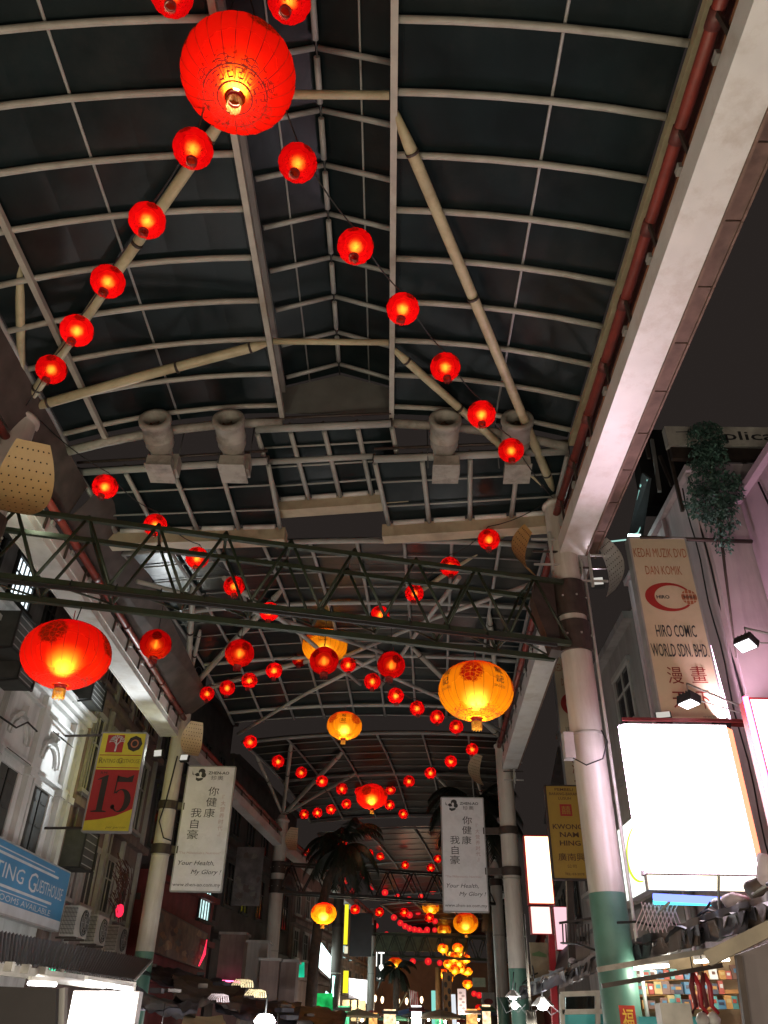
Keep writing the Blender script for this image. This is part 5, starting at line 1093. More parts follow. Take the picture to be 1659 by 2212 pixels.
flood(1488, 1512, 12.2, 1608, 1528, 'floodlight on an arm in front of the near comic sign', 40, (-.2, -.1, -1))
flood(1612, 1388, 11.5, 1690, 1376, 'floodlight high at the right photo edge', 30, (-.5, -.3, -1))
# hanging leaves over the parapet
# ================================================================== PLANTS
def leafmb(rr, centre, rad, n, size, mb, droop=0.0, squash=1.0):
    for _ in range(n):
        while True:
            v = Vector((rr.uniform(-1, 1), rr.uniform(-1, 1), rr.uniform(-1, 1)))
            if 0.25 < v.length < 1: break
        if noise.noise(v * 2.3 + Vector(centre)) < -0.12: continue
        p = Vector(centre) + Vector((v.x * rad[0], v.y * rad[1], v.z * rad[2]))
        a = Vector((rr.uniform(-1, 1), rr.uniform(-1, 1), rr.uniform(-1, .2) - droop)).normalized(); b = a.cross(Vector((rr.uniform(-1, 1), rr.uniform(-1, 1), rr.uniform(-1, 1)))).normalized()
        s = size * rr.uniform(.6, 1.3)
        mb.add([p, p + a * s * .5 + b * s * .25, p + a * s, p + a * s * .5 - b * s * .25], [(0, 1, 2, 3)])
rr = random.Random(5)
IVY = mat('teal green leaves', (0.055, 0.12, 0.095), 0.6, 0.5, 2.5)
T = thing('hanging_shrub', 'teal green shrub spilling over the parapet in front of the rooftop board', 'shrub', at(1540, 1100, Y=12.9))
mb = MB()
for (px, py, rx, rz, n) in ((1525, 945, .40, .40, 1500), (1530, 990, .42, .36, 1400), (1545, 1050, .56, .48, 2600), (1535, 1090, .52, .36, 1600), (1556, 1120, .36, .36, 800), (1562, 1165, .14, .34, 260)):
    leafmb(rr, at(px, py, Y=12.9), (rx, .3, rz), n, 0.085, mb, .3)
mb.build('leaves', IVY, T)['kind'] = 'stuff'
MB().tube([at(1530, 960, Y=13.0), at(1545, 1050, Y=13.0), at(1560, 1180, Y=13.0), at(1590, 1420, Y=13.0)], [.05, .04, .03, .015], 6).build('stem', DARKB, T)
PALM = mat('palm frond green', (0.010, 0.016, 0.008), 0.6, 0.4, 3)
PALMD = mat('dry palm frond', (0.085, 0.065, 0.035), 0.8, 0.3, 3)
BARK = mat('palm bark', (0.055, 0.042, 0.033), 0.9, 0.4, 6, bump=0.5)
def palm(x, y, h, label, nf=22, L_=2.6, r=0.16, dead=0, lean=0.0):
    T = thing('palm_tree', label, 'palm tree', (x, y, 0), 'palms standing in the street'); rr = random.Random(int(x * 100 + y))
    top = Vector((x + lean, y, h))
    pts = [Vector((x + lean * (k / 6) ** 5, y, h * k / 6)) for k in range(7)]
    MB().tube(pts, [r * (1.2 - .35 * k / 6) for k in range(7)], 12).build('trunk', BARK, T)
    for i in range(nf + dead):
        dd = i >= nf
        an = i * 2.399 + rr.uniform(-.2, .2); el = rr.uniform(-.3, 1.2) if not dd else rr.uniform(-1.3, -.9)
        mb = MB(); p = top.copy(); d = Vector((math.cos(an) * math.cos(el), math.sin(an) * math.cos(el), math.sin(el))); n = 14; ll = L_ * (rr.uniform(.8, 1.1) if not dd else .6)
        side = Vector((-math.sin(an), math.cos(an), 0)); prev = p
        for k in range(n):
            d = (d + Vector((0, 0, -0.10 - .012 * k))).normalized(); q = prev + d * (ll / n)
            mb.beam(prev, q, .03 * (1 - k / n) + .008, .015)
            if k > 1:
                lf = ll * .30 * math.sin(math.pi * (k + 1) / (n + 2)) + .08
                for t in (0, .25, .5, .75):
                    b = prev.lerp(q, t)
                    for s in (-1, 1):
                        e = b + (side * s * .75 + d * .5 + Vector((0, 0, -.45 - rr.random() * .35))).normalized() * lf
                        mb.add([b - d * .032, b + d * .032, e], [(0, 1, 2)])
            prev = q
        mb.build('frond', PALMD if dd else PALM, T)
    return T
palm(-2.85, 34.5, E + 6.35, 'palm with its dark crown over the street left of centre', 28, 2.1, 0.2, lean=1.0)
palm(4.6, 31.5, E + 7.3, 'palm whose crown shows dark above the right banner', 28, 2.5, 0.2, lean=-1.3)
palm(5.35, 47.0, E + 6.0, 'palm with a skirt of dry hanging fronds below the right banner', 18, 2.4, 0.2, dead=14)
palm(0.55, 58.0, E + 3.4, 'small palm with a thin speckled trunk below the lone far yellow lantern', 14, 1.6, 0.2)

# ================================================================== STREET LEVEL
rnd = random.Random(11)
def tarp(name, label, A, B, C, D_, m, amp=0.12, n=18, seed=0, cat='awning', thick=.02, group=None, scale=1.6):
    """crumpled cloth over a four-cornered patch"""
    A, B, C, D_ = map(Vector, (A, B, C, D_)); mb = MB(); vs = []
    nrm = (B - A).cross(D_ - A).normalized()
    for j in range(n + 1):
        for i in range(n + 1):
            u, v = i / n, j / n; p = A.lerp(B, u).lerp(D_.lerp(C, u), v)
            k = noise.noise(Vector((p.x * scale + seed, p.y * scale, p.z * scale))) + .5 * noise.noise(Vector((p.x * 4 + seed, p.y * 4, 3)))
            vs.append(p + nrm * k * amp + Vector((0, 0, -.12 * math.sin(math.pi * u) * math.sin(math.pi * v))))
    fs = [(j * (n + 1) + i, j * (n + 1) + i + 1, (j + 1) * (n + 1) + i + 1, (j + 1) * (n + 1) + i) for j in range(n) for i in range(n)]
    k = len(vs); mb.add(vs, fs, True); mb.add([v - nrm * thick for v in vs], [f[::-1] for f in fs], True)
    T = thing(name, label, cat, (A + C) / 2, group); mb.build('cloth', m, T)
    return T
TARPD = mat('dark blue grey tarpaulin', (0.055, 0.052, 0.065), 0.45, 0.4, 3)
TARPB = mat('brown grey tarpaulin', (0.10, 0.075, 0.065), 0.5, 0.4, 3)
CANV = mat('cream canvas', (0.5, 0.42, 0.24), 0.7, 0.15, 3)
# -- right-hand row of tarpaulins rising towards the camera
def rt(px, py, X): return at(px, py, X=X)
segs = [((1120, 2140), (1210, 2100)), ((1205, 2112), (1290, 2066)), ((1290, 2078), (1400, 2030)), ((1395, 2036), (1500, 2000)), ((1490, 2004), (1600, 1968)), ((1585, 1972), (1720, 1925))]
for i, ((xa, ya), (xb, yb)) in enumerate(segs):
    X0 = 3.35 + .12 * i; a, b = rt(xa, ya, X0), rt(xb, yb, X0); c, d = rt(xb + 15, yb + 30, X0 - .2), rt(xa + 8, ya + 24, X0 - .2)
    b2_, a2_ = b + Vector((1.7, 0, .45)), a + Vector((1.7, 0, .45))
    T = tarp('stall_tarpaulin', '%s crumpled tarpaulin from the far end of the right-hand stall row' % ORD[i + 1], a, b, b2_, a2_, TARPD if i % 2 else TARPB, .10, 16, i * 7.3, 'tarpaulin', group='tarpaulins of the right-hand stalls')
    V = tarp('stall_valance', '%s sagging cloth edge from the far end of the right-hand stall row' % ORD[i + 1], a + Vector((0, 0, -.20)), b + Vector((0, 0, -.20)), b + Vector((.06, 0, .10)), a + Vector((.06, 0, .10)), TARPB if i % 2 else TARPD, .055, 26, i * 3.7 + 9, 'cloth', group='sagging cloth edges of the right-hand stalls', scale=3.2)
    for k in range(10):   # hanging hems and rags
        t = rnd.random(); p = a.lerp(b, t); w_ = rnd.uniform(.1, .35); h = rnd.uniform(.05, .22)
        MB().poly([p, p + (b - a).normalized() * w_, p + (b - a).normalized() * w_ * .8 + Vector((rnd.uniform(-.1, .1), 0, -h)), p + (b - a).normalized() * w_ * .15 + Vector((0, 0, -h * .7))], (.01, 0, 0)).build('hem', (TARPD, TARPB, BLACK)[k % 3], T)
    for k in range(5):
        p = a.lerp(b, rnd.random()) + Vector((rnd.uniform(-.1, .9), 0, .15)); q = p + Vector((rnd.uniform(-.5, .5), rnd.uniform(-1.4, 1.4), rnd.uniform(-.05, .25)))
        MB().tube([p, p.lerp(q, .5) + Vector((0, 0, .04)), q], .018, 5).build('pole', STEELG if k % 2 else BLACK, T)
# bundle of folded cloths and bags on top
for i, (px, py, w_, h, m) in enumerate(((1590, 1945, .55, .22, PALEW), (1640, 1920, .5, .3, TARPB), (1560, 1952, .4, .16, TARPD), (1235, 2075, .3, .12, PALEW), (1330, 2048, .5, .14, TARPD), (1450, 2018, .35, .1, BLACK), (1655, 1880, .4, .4, PALEW))):
    w_ *= .42; h *= .42; c = at(px, py, X=4.2); T = thing('folded_cloth', ['pale bundled cloth on the tarpaulin under the neon strip', 'brown bundled cloth near the right edge', 'dark rolled cloth left of the pale bundle', 'small pale rag at the far tarpaulins', 'dark flat bundle beside the thick column', 'black roll lying mid way on the tarpaulins', 'pale plastic bundle cut by the right edge'][i], 'cloth bundle', c)
    mb = MB(); vs = []; n = 20
    for j in range(n + 1):
        for k in range(n):
            an = 2 * math.pi * k / n; e = math.pi * j / n; v = Vector((math.sin(e) * math.cos(an) * w_ * .6, math.sin(e) * math.sin(an) * w_, math.cos(e) * h))
            v *= 1 + .45 * noise.noise(v * 7 + Vector((i * 3, 0, 0))); vs.append(c + v)
    mb.add(vs, [(j * n + k, j * n + (k + 1) % n, (j + 1) * n + (k + 1) % n, (j + 1) * n + k) for j in range(n) for k in range(n)], True); mb.build('bundle', m, T)
# beam and grey panel at right edge
T = thing('stall_hoarding', 'plain grey hoarding with a cream top beam in the bottom right corner', 'hoarding', at(1650, 2100, Y=8.2))
MB().poly([at(1592, 2062, Y=8.2), at(1760, 2000, Y=8.2), at(1760, 2300, Y=8.2), at(1618, 2300, Y=8.2)], (0, .06, 0)).build('panel', mat('grey mauve sheet', (0.12, 0.10, 0.10), 0.6, 0.1, 3), T)
MB().beam(at(1528, 2072, Y=8.3), at(1740, 1968, Y=7.9), .07, .12).build('top_beam', mat('worn stall beam', (0.17, 0.14, 0.10), .7, .2, 5), T)
MB().beam(at(1594, 2065, Y=8.15), at(1625, 2300, Y=8.15), .05, .05).build('edge_post', DARKB, T)
# shop interior seen under the tarps
T = thing('stall_shelves', 'brightly lit stall back wall with wooden shelves of small goods at lower right', 'stall', at(1480, 2200, Y=12))
WOOD = mat('orange lit wood', (0.42, 0.20, 0.07), 0.5, 0.25, 4)
MB().poly([at(1335, 2075, Y=13.9), at(1600, 2055, Y=13.9), at(1640, 2290, Y=13.9), at(1340, 2290, Y=13.9)], (0, .08, 0)).build('back_board', mat('warm cream board', (0.52, 0.40, 0.24), 0.6, 0.2, 3), T)
for yy in (2118, 2150, 2182): MB().beam(at(1350, yy, Y=13.6), at(1605, yy - 8, Y=13.6), .35, .05).build('shelf', WOOD, T)
for xx in (1345, 1432, 1520, 1600): MB().beam(at(xx, 2066, Y=13.5), at(xx + 20, 2290, Y=13.5), .07, .07).build('upright', WOOD, T)
MB().beam(at(1290, 2095, Y=11.5), at(1610, 2040, Y=11.5), .05, .06).build('roof_rail', GRIME, T)
MB().beam(at(1300, 2130, Y=11.0), at(1560, 2085, Y=11.0), .05, .05).build('roof_rail', DARKB, T)
cols = [(0.30, 0.05, 0.03), (0.06, 0.16, 0.26), (0.42, 0.30, 0.12), (0.5, 0.5, 0.48), (0.03, 0.035, 0.06), (0.08, 0.25, 0.24), (0.14, 0.07, 0.05), (0.36, 0.18, 0.05)]
gm = [mat('goods colour %s' % 'abcdefgh'[i], c, 0.5, 0.2, 6) for i, c in enumerate(cols)]
words = ['dark red box', 'blue box', 'tan packet', 'white box', 'black case', 'teal packet', 'dark brown box', 'orange brown box']
k = 0
for row, yy in enumerate((2116, 2148, 2180)):
    for xx in range(1362, 1600, 15):
        if rnd.random() < .18: continue
        c = at(xx + rnd.uniform(-3, 3), yy, Y=13.45); h = rnd.uniform(.10, .19); ci = rnd.randrange(8); w_ = rnd.uniform(.07, .14)
        T = thing('shelf_box', '%s on the %s lit shelf, %s place from the left' % (words[ci], ('top', 'middle', 'bottom')[row], ORD[1 + (xx - 1362) // 15]), 'box', c, 'small goods on the lit shelves')
        MB().box(c + Vector((0, -.02, h / 2)), (w_, .1, h), Matrix.Rotation(rnd.uniform(-.3, .3), 3, 'Z')).build('carton', gm[ci], T)
        MB().box(c + Vector((0, -.074, h * .6)), (w_ * .6, .004, h * .3)).build('printed_label', gm[(ci + 3) % 8], T)
SB2 = glow('stall tube glow', (1.0, 0.93, 0.8), 14.0, sample=False)
def tube_lamp(p, q, label, power, col=(1, .92, .78), m=None):
    c = (Vector(p) + Vector(q)) / 2; T = thing('tube_lamp', label, 'lamp', c, 'fluorescent tubes of the stalls')
    MB().tube([p, q], .022, 8).build('tube', m or SB2, T); MB().beam(Vector(p) + Vector((0, 0, .05)), Vector(q) + Vector((0, 0, .05)), .05, .04).build('fitting', GUTTER, T)
    lamp('tube_light', c - Vector((0, 0, .1)), power, col, .12, T)
tube_lamp(at(1370, 2092, Y=12.8), at(1445, 2086, Y=12.8), 'warm tube over the lit shelves, left', 24)
tube_lamp(at(1500, 2078, Y=12.8), at(1575, 2072, Y=12.8), 'warm tube over the lit shelves, right', 24)
# red hanging tassels, white boxed fan, teal table cloth
for i, px in enumerate((1497, 1520)):
    p = at(px, 2102, Y=11.8); T = thing('red_tassel_toy', 'hanging red tassel toy in the lit stall, %s of the pair' % ('left', 'right')[i], 'ornament', p, 'pair of hanging red tassels')
    MB().tube([p + Vector((0, 0, .2)), p], .008, 5).build('string', BLACK, T)
    for s in (-.05, .05): MB().tube([p + Vector((0, 0, .0)), p + Vector((s, 0, -.15)), p + Vector((s * .6, 0, -.36)), p + Vector((s * 2, 0, -.44))], [.03, .035, .03, .02], 7).build('tassel', REDW if s < 0 else RC, T)
    MB().lathe([(0, -.12), (.07, -.08), (.09, 0), (.05, .06), (0, .08)], 10, Matrix.Translation(p + Vector((0.02, 0, -.5)))).build('white_puff', GUTTER, T)
p = at(1455, 2190, Y=10.6); T = thing('white_carton', 'white carton on a stick in front of the lit shelves', 'carton', p)
MB().box(p, (.34, .22, .20)).build('carton_body', mat('white lit carton', (0.42, 0.40, 0.36), 0.5), T); MB().beam(p + Vector((0, 0, -.13)), p + Vector((0, 0, -1.6)), .04, .04).build('stick', DARKB, T)
T = thing('stall_table', 'teal lit stall counter with pale frame at the bottom right', 'stall', at(1330, 2230, Y=15))
TEAL = mat('teal lit plastic', (0.10, 0.55, 0.60), 0.4, 0.1, 4)
MB().poly([at(1215, 2192, Y=15.0), at(1345, 2190, Y=15.0), at(1345, 2300, Y=15.0), at(1215, 2300, Y=15.0)], (0, .1, 0)).build('front_sheet', TEAL, T)
MB().poly([at(1380, 2196, Y=12.6), at(1510, 2196, Y=12.6), at(1520, 2300, Y=12.6), at(1380, 2300, Y=12.6)], (0, .1, 0)).build('front_sheet', TEAL, T)
for (x0, y0, x1, y1) in ((1212, 2148, 1345, 2143), (1214, 2186, 1345, 2184), (1213, 2148, 1216, 2240), (1290, 2145, 1292, 2240)):
    MB().beam(at(x0, y0, Y=14.9), at(x1, y1, Y=14.9), .07, .07).build('frame_bar', GUTTER, T)
MB().poly([at(1222, 2154, Y=15.2), at(1284, 2152, Y=15.2), at(1284, 2182, Y=15.2), at(1222, 2182, Y=15.2)], (0, .05, 0)).build('dark_screen', GLASS, T)
# white glare lamps at the stall ends
WG = glow('white lamp glare', (1, 1, 0.97), 20, sample=False)
for i, (px, py, r, lb) in enumerate(((1172, 2168, .13, 'big round glaring lamp left of the green column foot'), (1108, 2150, .09, 'small square glaring lamp below the second right column'), (1112, 2172, .07, 'small lamp hanging under the square glaring one'))):
    p = at(px, py, Y=20); T = thing('glare_lamp', lb, 'lamp', p, None)
    MB().lathe([(0, -r), (r * .7, -r * .8), (r * 1.2, 0), (r * .7, r * .7), (.04, r), (0, r)], 14, Matrix.Translation(p)).build('bulb', WG, T)
    MB().lathe([(r * 1.9, -r * .3), (r * 1.8, -r * .1), (r * .7, r * .9), (.03, r * 1.1)], 6, Matrix.Translation(p), smooth=False).build('shade', STEELG, T)
    MB().tube([p + Vector((0, 0, r)), p + Vector((.05, 0, r + .35))], .012, 5).build('cord', BLACK, T)
    if i == 0: lamp('glare_light', p - Vector((0, .3, .1)), 90, (1, 1, .97), .1, T)
mb = MB()
T = thing('tangled_wires', 'tangle of thin wires below the second right column', 'wires', at(1120, 2190, Y=20))
for k in range(7):
    p = at(1075 + 22 * k, 2150 + 9 * (k % 3), Y=20.2); q = at(1110 + 26 * k, 2180 - 11 * (k % 2), Y=20.2)
    MB().tube([p, p.lerp(q, .5) - Vector((0, 0, .2)), q], .006, 5).build('wire', WIRE, T)
# red paper on the thick column
B = Board('red_paper', 'gold and red new year paper pasted on the foot of the thick column', 'poster', ((1338, 2172), (1372, 2172), (1378, 2240), (1343, 2240)), 0.01, mat('red festival paper', (0.42, 0.03, 0.015), 0.5, 0.2, 5), Y=12.9)
B.text([('福', .5, .55, .7, .7, .01)], mat('gold print', (0.75, 0.42, 0.05), 0.5))
# dark balcony awning right of second column
T = thing('dark_awning', 'dark slatted awning between the second and the thick right columns', 'awning', at(1240, 2060, Y=20))
MB().poly([at(1212, 2040, X=5.2), at(1275, 2038, X=5.2), at(1275, 2092, X=4.2), at(1196, 2112, X=4.2)], (0, 0, .05)).build('canopy', mat('near black canvas', (0.02, 0.018, 0.02), 0.7), T)
for k in range(9): MB().beam(at(1215 + 7 * k, 1996, Y=20.5), at(1217 + 7 * k, 2040, Y=20.5), .03, .03).build('railing_bar', DARKB, T)
MB().beam(at(1208, 1994, Y=20.5), at(1276, 1984, Y=20.5), .06, .05).build('rail', DARKB, T)
MB().beam(at(1230, 1900, Y=21.5), at(1236, 2100, Y=21.5), .16, .16).build('post', DARKB, T)
T = thing('wire_mesh_screen', 'pale mesh panel just under the blue neon strip', 'mesh panel', at(1425, 1985, Y=12))
for k in range(9):
    MB().beam(at(1385 + 9 * k, 1948 + 2 * k, Y=12.0), at(1405 + 9 * k, 2015, Y=12.0), .012, .012).build('wire_bar', PALEW, T); MB().beam(at(1465 - 9 * k, 1950, Y=12.02), at(1440 - 9 * k, 2010, Y=12.02), .012, .012).build('wire_bar', PALEW, T)

# -- left side street level
T = thing('tiled_awning', 'dark ribbed awning with a pale edge pipe over the bottom left stall', 'awning', at(140, 2090, Y=13))
A, B_, C, D_ = at(-60, 2074, Y=10.6), at(292, 2122, Y=14.9), at(330, 2078, Y=17.0), at(-60, 2006, Y=12.2)
for k in range(60):
    t0, t1 = k / 60, (k + 1) / 60; m_ = (t0 + t1) / 2
    MB().poly([A.lerp(B_, t0), A.lerp(B_, m_) + Vector((0, 0, .03)), D_.lerp(C, m_) + Vector((0, 0, .03)), D_.lerp(C, t0)], (0, 0, .02)).build('roof_tile_row', DARKB if k % 3 else TARPD, T)
    MB().poly([A.lerp(B_, m_) + Vector((0, 0, .032)), A.lerp(B_, t1) + Vector((0, 0, .002)), D_.lerp(C, t1) + Vector((0, 0, .002)), D_.lerp(C, m_) + Vector((0, 0, .032))], (0, 0, .02)).build('roof_tile_row', DARKB, T)
MB().beam(A + Vector((0, -.05, -.06)), B_ + Vector((0, -.05, -.06)), .08, .12).build('edge_board', GRIME, T)
MB().tube([at(82, 2112, Y=10.9), at(225, 2130, Y=12.8)], .04, 8).build('edge_pipe', GUTTER, T)
for k in range(7): MB().box(at(20 + 36 * k, 2088 + 5 * k, Y=10.8 + .6 * k), (.1, .08, .10)).build('clip', GRIME, T)
tube_lamp(at(62, 2124, Y=10.5), at(120, 2127, Y=10.9), 'cold tube at the edge of the bottom left awning', 10, (1, .97, .92), glow('cold tube glow', (1, 1, 1), 16, sample=False))
tube_lamp(at(185, 2122, Y=11.5), at(285, 2138, Y=13.5), 'bright tube over the white lightbox at bottom left', 22, (1, .97, .9), MATS['cold tube glow'])
B = litbox('glaring white lightbox at the bottom left under the awning', ((222 - 75, 2140), (292, 2140), (288, 2290), (142, 2290)), 12.5, glow('warm white flood face', (1.0, 0.95, 0.82), 6.0), MATS['white box case'], 'floor_lightbox', .01)
T = thing('dark_stall_panel', 'dark brown stall panel in the bottom left corner', 'hoarding', at(50, 2190, Y=10)); MB().poly([at(-60, 2128, Y=10.2), at(122, 2136, Y=10.2), at(116, 2300, Y=10.2), at(-60, 2300, Y=10.2)], (0, .08, 0)).build('panel', mat('brown stall sheet', (0.016, 0.012, 0.012), 0.7), T)
MB().beam(at(132, 2136, Y=10.4), at(126, 2300, Y=10.4), .12, .1).build('post', GREYW, T)
T = thing('green_neon', 'short green glowing tube lying above the bottom left awning', 'neon tube', at(125, 2095, Y=13)); MB().tube([at(98, 2083, Y=12.6), at(125, 2096, Y=12.8), at(152, 2116, Y=13)], [.02, .05, .02], 8).build('tube', glow('green neon', (0.05, 1.0, 0.5), 1.6), T)
# clutter of dark roofs behind
for i, (x0, y0, x1, y1, Y, m, lb) in enumerate(((295, 2150, 420, 2175, 18, TARPD, 'dark blue tarpaulin just right of the left column foot'), (380, 2120, 520, 2150, 23, TARPB, 'brown tarpaulin below the mural banner'), (470, 2150, 640, 2185, 25, TARPD, 'dark tarpaulin under the grey shutter boxes'),
        (300, 2085, 470, 2130, 26, TARPD, 'black sagging cloth roof under the mural'), (600, 2180, 740, 2200, 27, TARPB, 'low dark cloth roof left of the green drapes'))):
    a, b = at(x0, y0 + 30, Y=Y - 3), at(x1, y1 + 30, Y=Y - 1.5); c, d = at(x1 + 10, y1 - 12, Y=Y + 3), at(x0 - 10, y0 - 16, Y=Y + 3)
    tarp('stall_tarpaulin', lb, a, b, c, d, m, .22, 20, i * 3.1 + 50, 'tarpaulin', group='tarpaulins of the left-hand stalls', scale=.9)
    for k in range(2):
        T = thing('stacked_parcel', '%s parcel lying on the %s' % (('dark blue', 'brown', 'black', 'grey', 'dusty', 'small dark')[k], lb), 'parcel', a.lerp(c, .2 + .1 * k), 'parcels on the left-hand cloth roofs')
        MB().box(a.lerp(b, rnd.random()).lerp(d.lerp(c, rnd.random()), rnd.random()) + Vector((0, 0, .14)), (rnd.uniform(.25, .5), rnd.uniform(.15, .35), rnd.uniform(.06, .14)), Matrix.Rotation(rnd.uniform(0, 3), 3, 'Z')).build('wrapping', (TARPD, TARPB, BLACK, GREYW, WOOD, DARKB)[k], T)
T = tarp('lit_canvas', 'cream stall canvas lit from inside at the bottom, right of the left column', at(398, 2192, Y=17), at(480, 2196, Y=17.5), at(500, 2260, Y=14.5), at(380, 2260, Y=14.5), CANV, .05, 10, 9, 'awning')
lamp('canvas_light', at(440, 2225, Y=17) , 18, (1, .85, .5), .1, T)
p = at(572, 2206, Y=20); T = thing('glare_lamp', 'glaring white lamp on the bottom edge left of the green drapes', 'lamp', p); MB().lathe([(0, -.1), (.16, -.1), (.24, 0), (.14, .12), (0, .14)], 16, Matrix.Translation(p)).build('bulb', WG, T); MB().tube([p, p + Vector((0, .1, .5))], .02, 6).build('stem', BLACK, T); lamp('glare_light', p + Vector((0, -.3, .25)), 70, (.95, 1, .97), .1, T)
for i, (px, py) in enumerate(((447, 2160), (528, 2150), (500, 2128))):
    p = at(px, py, Y=21); T = thing('paper_fan', 'curled pale ornament %s the dark cloth roofs on the left' % ('at the front of', 'right over', 'behind')[i], 'ornament', p); mb = MB()
    for k in range(6): mb.tube([p + Vector((.05 * k, 0, 0)), p + Vector((.05 * k + .1, 0, .12)), p + Vector((.05 * k + .22, 0, .08)), p + Vector((.05 * k + .24, 0, -.04))], .018, 5)
    mb.build('curl', CANV if i else PALEW, T)
# air conditioners
def ac_unit(c, face_x, label):
    T = thing('air_conditioner', label, 'air conditioner', c, 'outdoor air conditioners on the left wall')
    MB().box(c, (.36, .92, .66)).build('casing', mat('dirty aircon white', (0.42, 0.41, 0.38), 0.5, 0.1, 4, dirt=(0.16, 0.14, 0.12), dirt_amt=.6), T)
    M = Matrix.Translation(c + Vector((.185, .1, 0))) @ Matrix.Rotation(R(90), 4, 'Y')
    MB().lathe([(.0, .0), (.27, .0), (.27, .012), (.29, .02), (.29, .0)], 24, M).build('fan_opening', BLACK, T)
    g = MB()
    for r in (.08, .15, .22, .27): g.lathe([(r, .025), (r + .01, .03), (r + .01, .02)], 20, M)
    for k in range(8): g.beam(M @ Vector((0, 0, .028)), M @ Vector((.28 * math.cos(k * .785), .28 * math.sin(k * .785), .028)), .01, .01)
    g.build('grille', ALU, T)['kind'] = 'stuff'
    g = MB()
    for k in range(9): g.box(c + Vector((-.14 + k * .035, -.463, 0)), (.008, .01, .6))
    for k in range(7): g.box(c + Vector((0, -.466, -.27 + k * .09)), (.34, .008, .008))
    g.build('side_grille', BLACK, T)['kind'] = 'stuff'
    MB().beam(c + Vector((-.3, -.3, -.36)), c + Vector((.2, -.3, -.36)), .04, .04).build('bracket_bar', DARKB, T); MB().beam(c + Vector((-.3, .3, -.36)), c + Vector((.2, .3, -.36)), .04, .04).build('bracket_bar', DARKB, T)
for i, (px, py) in enumerate(((163, 1993), (205, 2010), (250, 2030))):
    ac_unit(at(px, py, X=-7.75), 1, ('first', 'middle', 'last')[i] + ' outdoor air conditioner of the row right of the blue board')
def window_ac(px, py, w_, h, label, X=-8.25):
    c = at(px, py, X=X); T = thing('window_air_conditioner', label, 'air conditioner', c, 'boxed window units on the left houses')
    MB().box(c, (.6, w_, h)).build('casing', SHUT, T)
    for s in (-1, 1): MB().beam(c + Vector((.32, s * w_ / 2, -h / 2)), c + Vector((.32, s * w_ / 2, h / 2)), .04, .04).build('cage_bar', BLACK, T)
    for s in (-1, 1): MB().beam(c + Vector((.32, -w_ / 2, s * h / 2)), c + Vector((.32, w_ / 2, s * h / 2)), .04, .04).build('cage_bar', BLACK, T)
    for k in range(5): MB().box(c + Vector((.305, 0, -h / 2 + h * (k + .5) / 5)), (.012, w_ * .9, .02)).build('louvre', ALU, T)
    MB().beam(c + Vector((-.3, -w_ / 2, -h / 2 - .1)), c + Vector((.36, -w_ / 2, -h / 2 - .02)), .04, .04).build('bracket_bar', BLACK, T)
window_ac(22, 1375, .9, .8, 'boxed unit high on the left above the big red lantern', -8.2)
window_ac(188, 1500, 1.0, .6, 'caged unit between the white shophouse and the brown house')
window_ac(168, 1836, 1.0, .95, 'dark boxed unit below the number 15 board')
window_ac(30, 1450, .8, .6, 'smaller caged unit just left of the big red lantern', -8.3)
# mural and other boards left
B = Board('mural_banner', 'long faded mural banner running along the left wall below the Zhen-Ao banner', 'banner', ((332, 1965), (448, 2009), (443, 2088), (332, 2066)), .06, mat('mural ground', (0.15, 0.10, 0.07), 0.6, 0.5, 1.8, dirt=(0.05, 0.03, 0.03), dirt_amt=.8, dscale=3), X=-7.3, frame=DARKB)
rr = random.Random(9); mcols = [mat('mural paint %s' % n, c, .6, .3, 5) for n, c in (('a', (.22, .12, .06)), ('b', (.10, .10, .09)), ('c', (.28, .2, .12)), ('d', (.06, .04, .04)))]
for k in range(26):
    cx, cy = rr.uniform(.06, .94), rr.uniform(.1, .9); B.shape([[(cx + rr.uniform(.02, .07) * math.cos(t), cy + rr.uniform(.05, .13) * math.sin(t)) for t in [x * math.pi / 5 for x in range(10)]]], mcols[k % 4], 'painted_patch', off=.004 + .0006 * k)
B = Board('dark_banner', 'dim hanging banner with mottled print left of the third left column', 'banner', ((512, 1831), (573, 1829), (558, 1957), (500, 1956)), .06, mat('dim mottled banner', (0.09, 0.085, 0.09), .6, .5, 2.5, dirt=(.02, .02, .022), dirt_amt=.8, dscale=4), Y=33)
for k in range(14): cx, cy = rr.uniform(.12, .88), rr.uniform(.1, .9); B.shape([[(cx + rr.uniform(.04, .16) * math.cos(t), cy + rr.uniform(.03, .08) * math.sin(t)) for t in [x * math.pi / 4 for x in range(8)]]], mcols[(k % 2) * 2 + 1], 'printed_patch', off=.004 + .0006 * k)
for i, (x0, y0, x1, y1, Y, m, lb) in enumerate(((477, 2018, 521, 2112, 34, PINKW, 'plain wall panel glowing pink left of the grey boxes'), (535, 2036, 572, 2126, 33, GREYW, 'tall grey shutter box right of the pink panel'), (563, 2075, 600, 2132, 31, PINKW, 'first of two low shutter boxes at the third left column'), (601, 2078, 638, 2130, 31.5, PINKW, 'second of two low shutter boxes at the third left column'))):
    a, b = at(x0, y0, Y=Y), at(x1, y1, Y=Y); T = thing('shutter_box', lb, 'kiosk', ((a.x + b.x) / 2, Y, b.z), 'closed kiosks on the left')
    MB().box(((a.x + b.x) / 2, Y + .5, (a.z + 0) / 2), (b.x - a.x - .02, 1.0, a.z)).build('body', m, T); MB().box(((a.x + b.x) / 2, Y + .5, a.z + .04), (b.x - a.x + .12, 1.15, .08)).build('lid', GREYW, T)
    for k in range(6): MB().box(((a.x + b.x) / 2, Y - .01, a.z - .12 - k * .17), (b.x - a.x - .1, .01, .012)).build('slat', m, T)
PG = glow('pink neon glow', (1.0, .12, .3), 5.0)
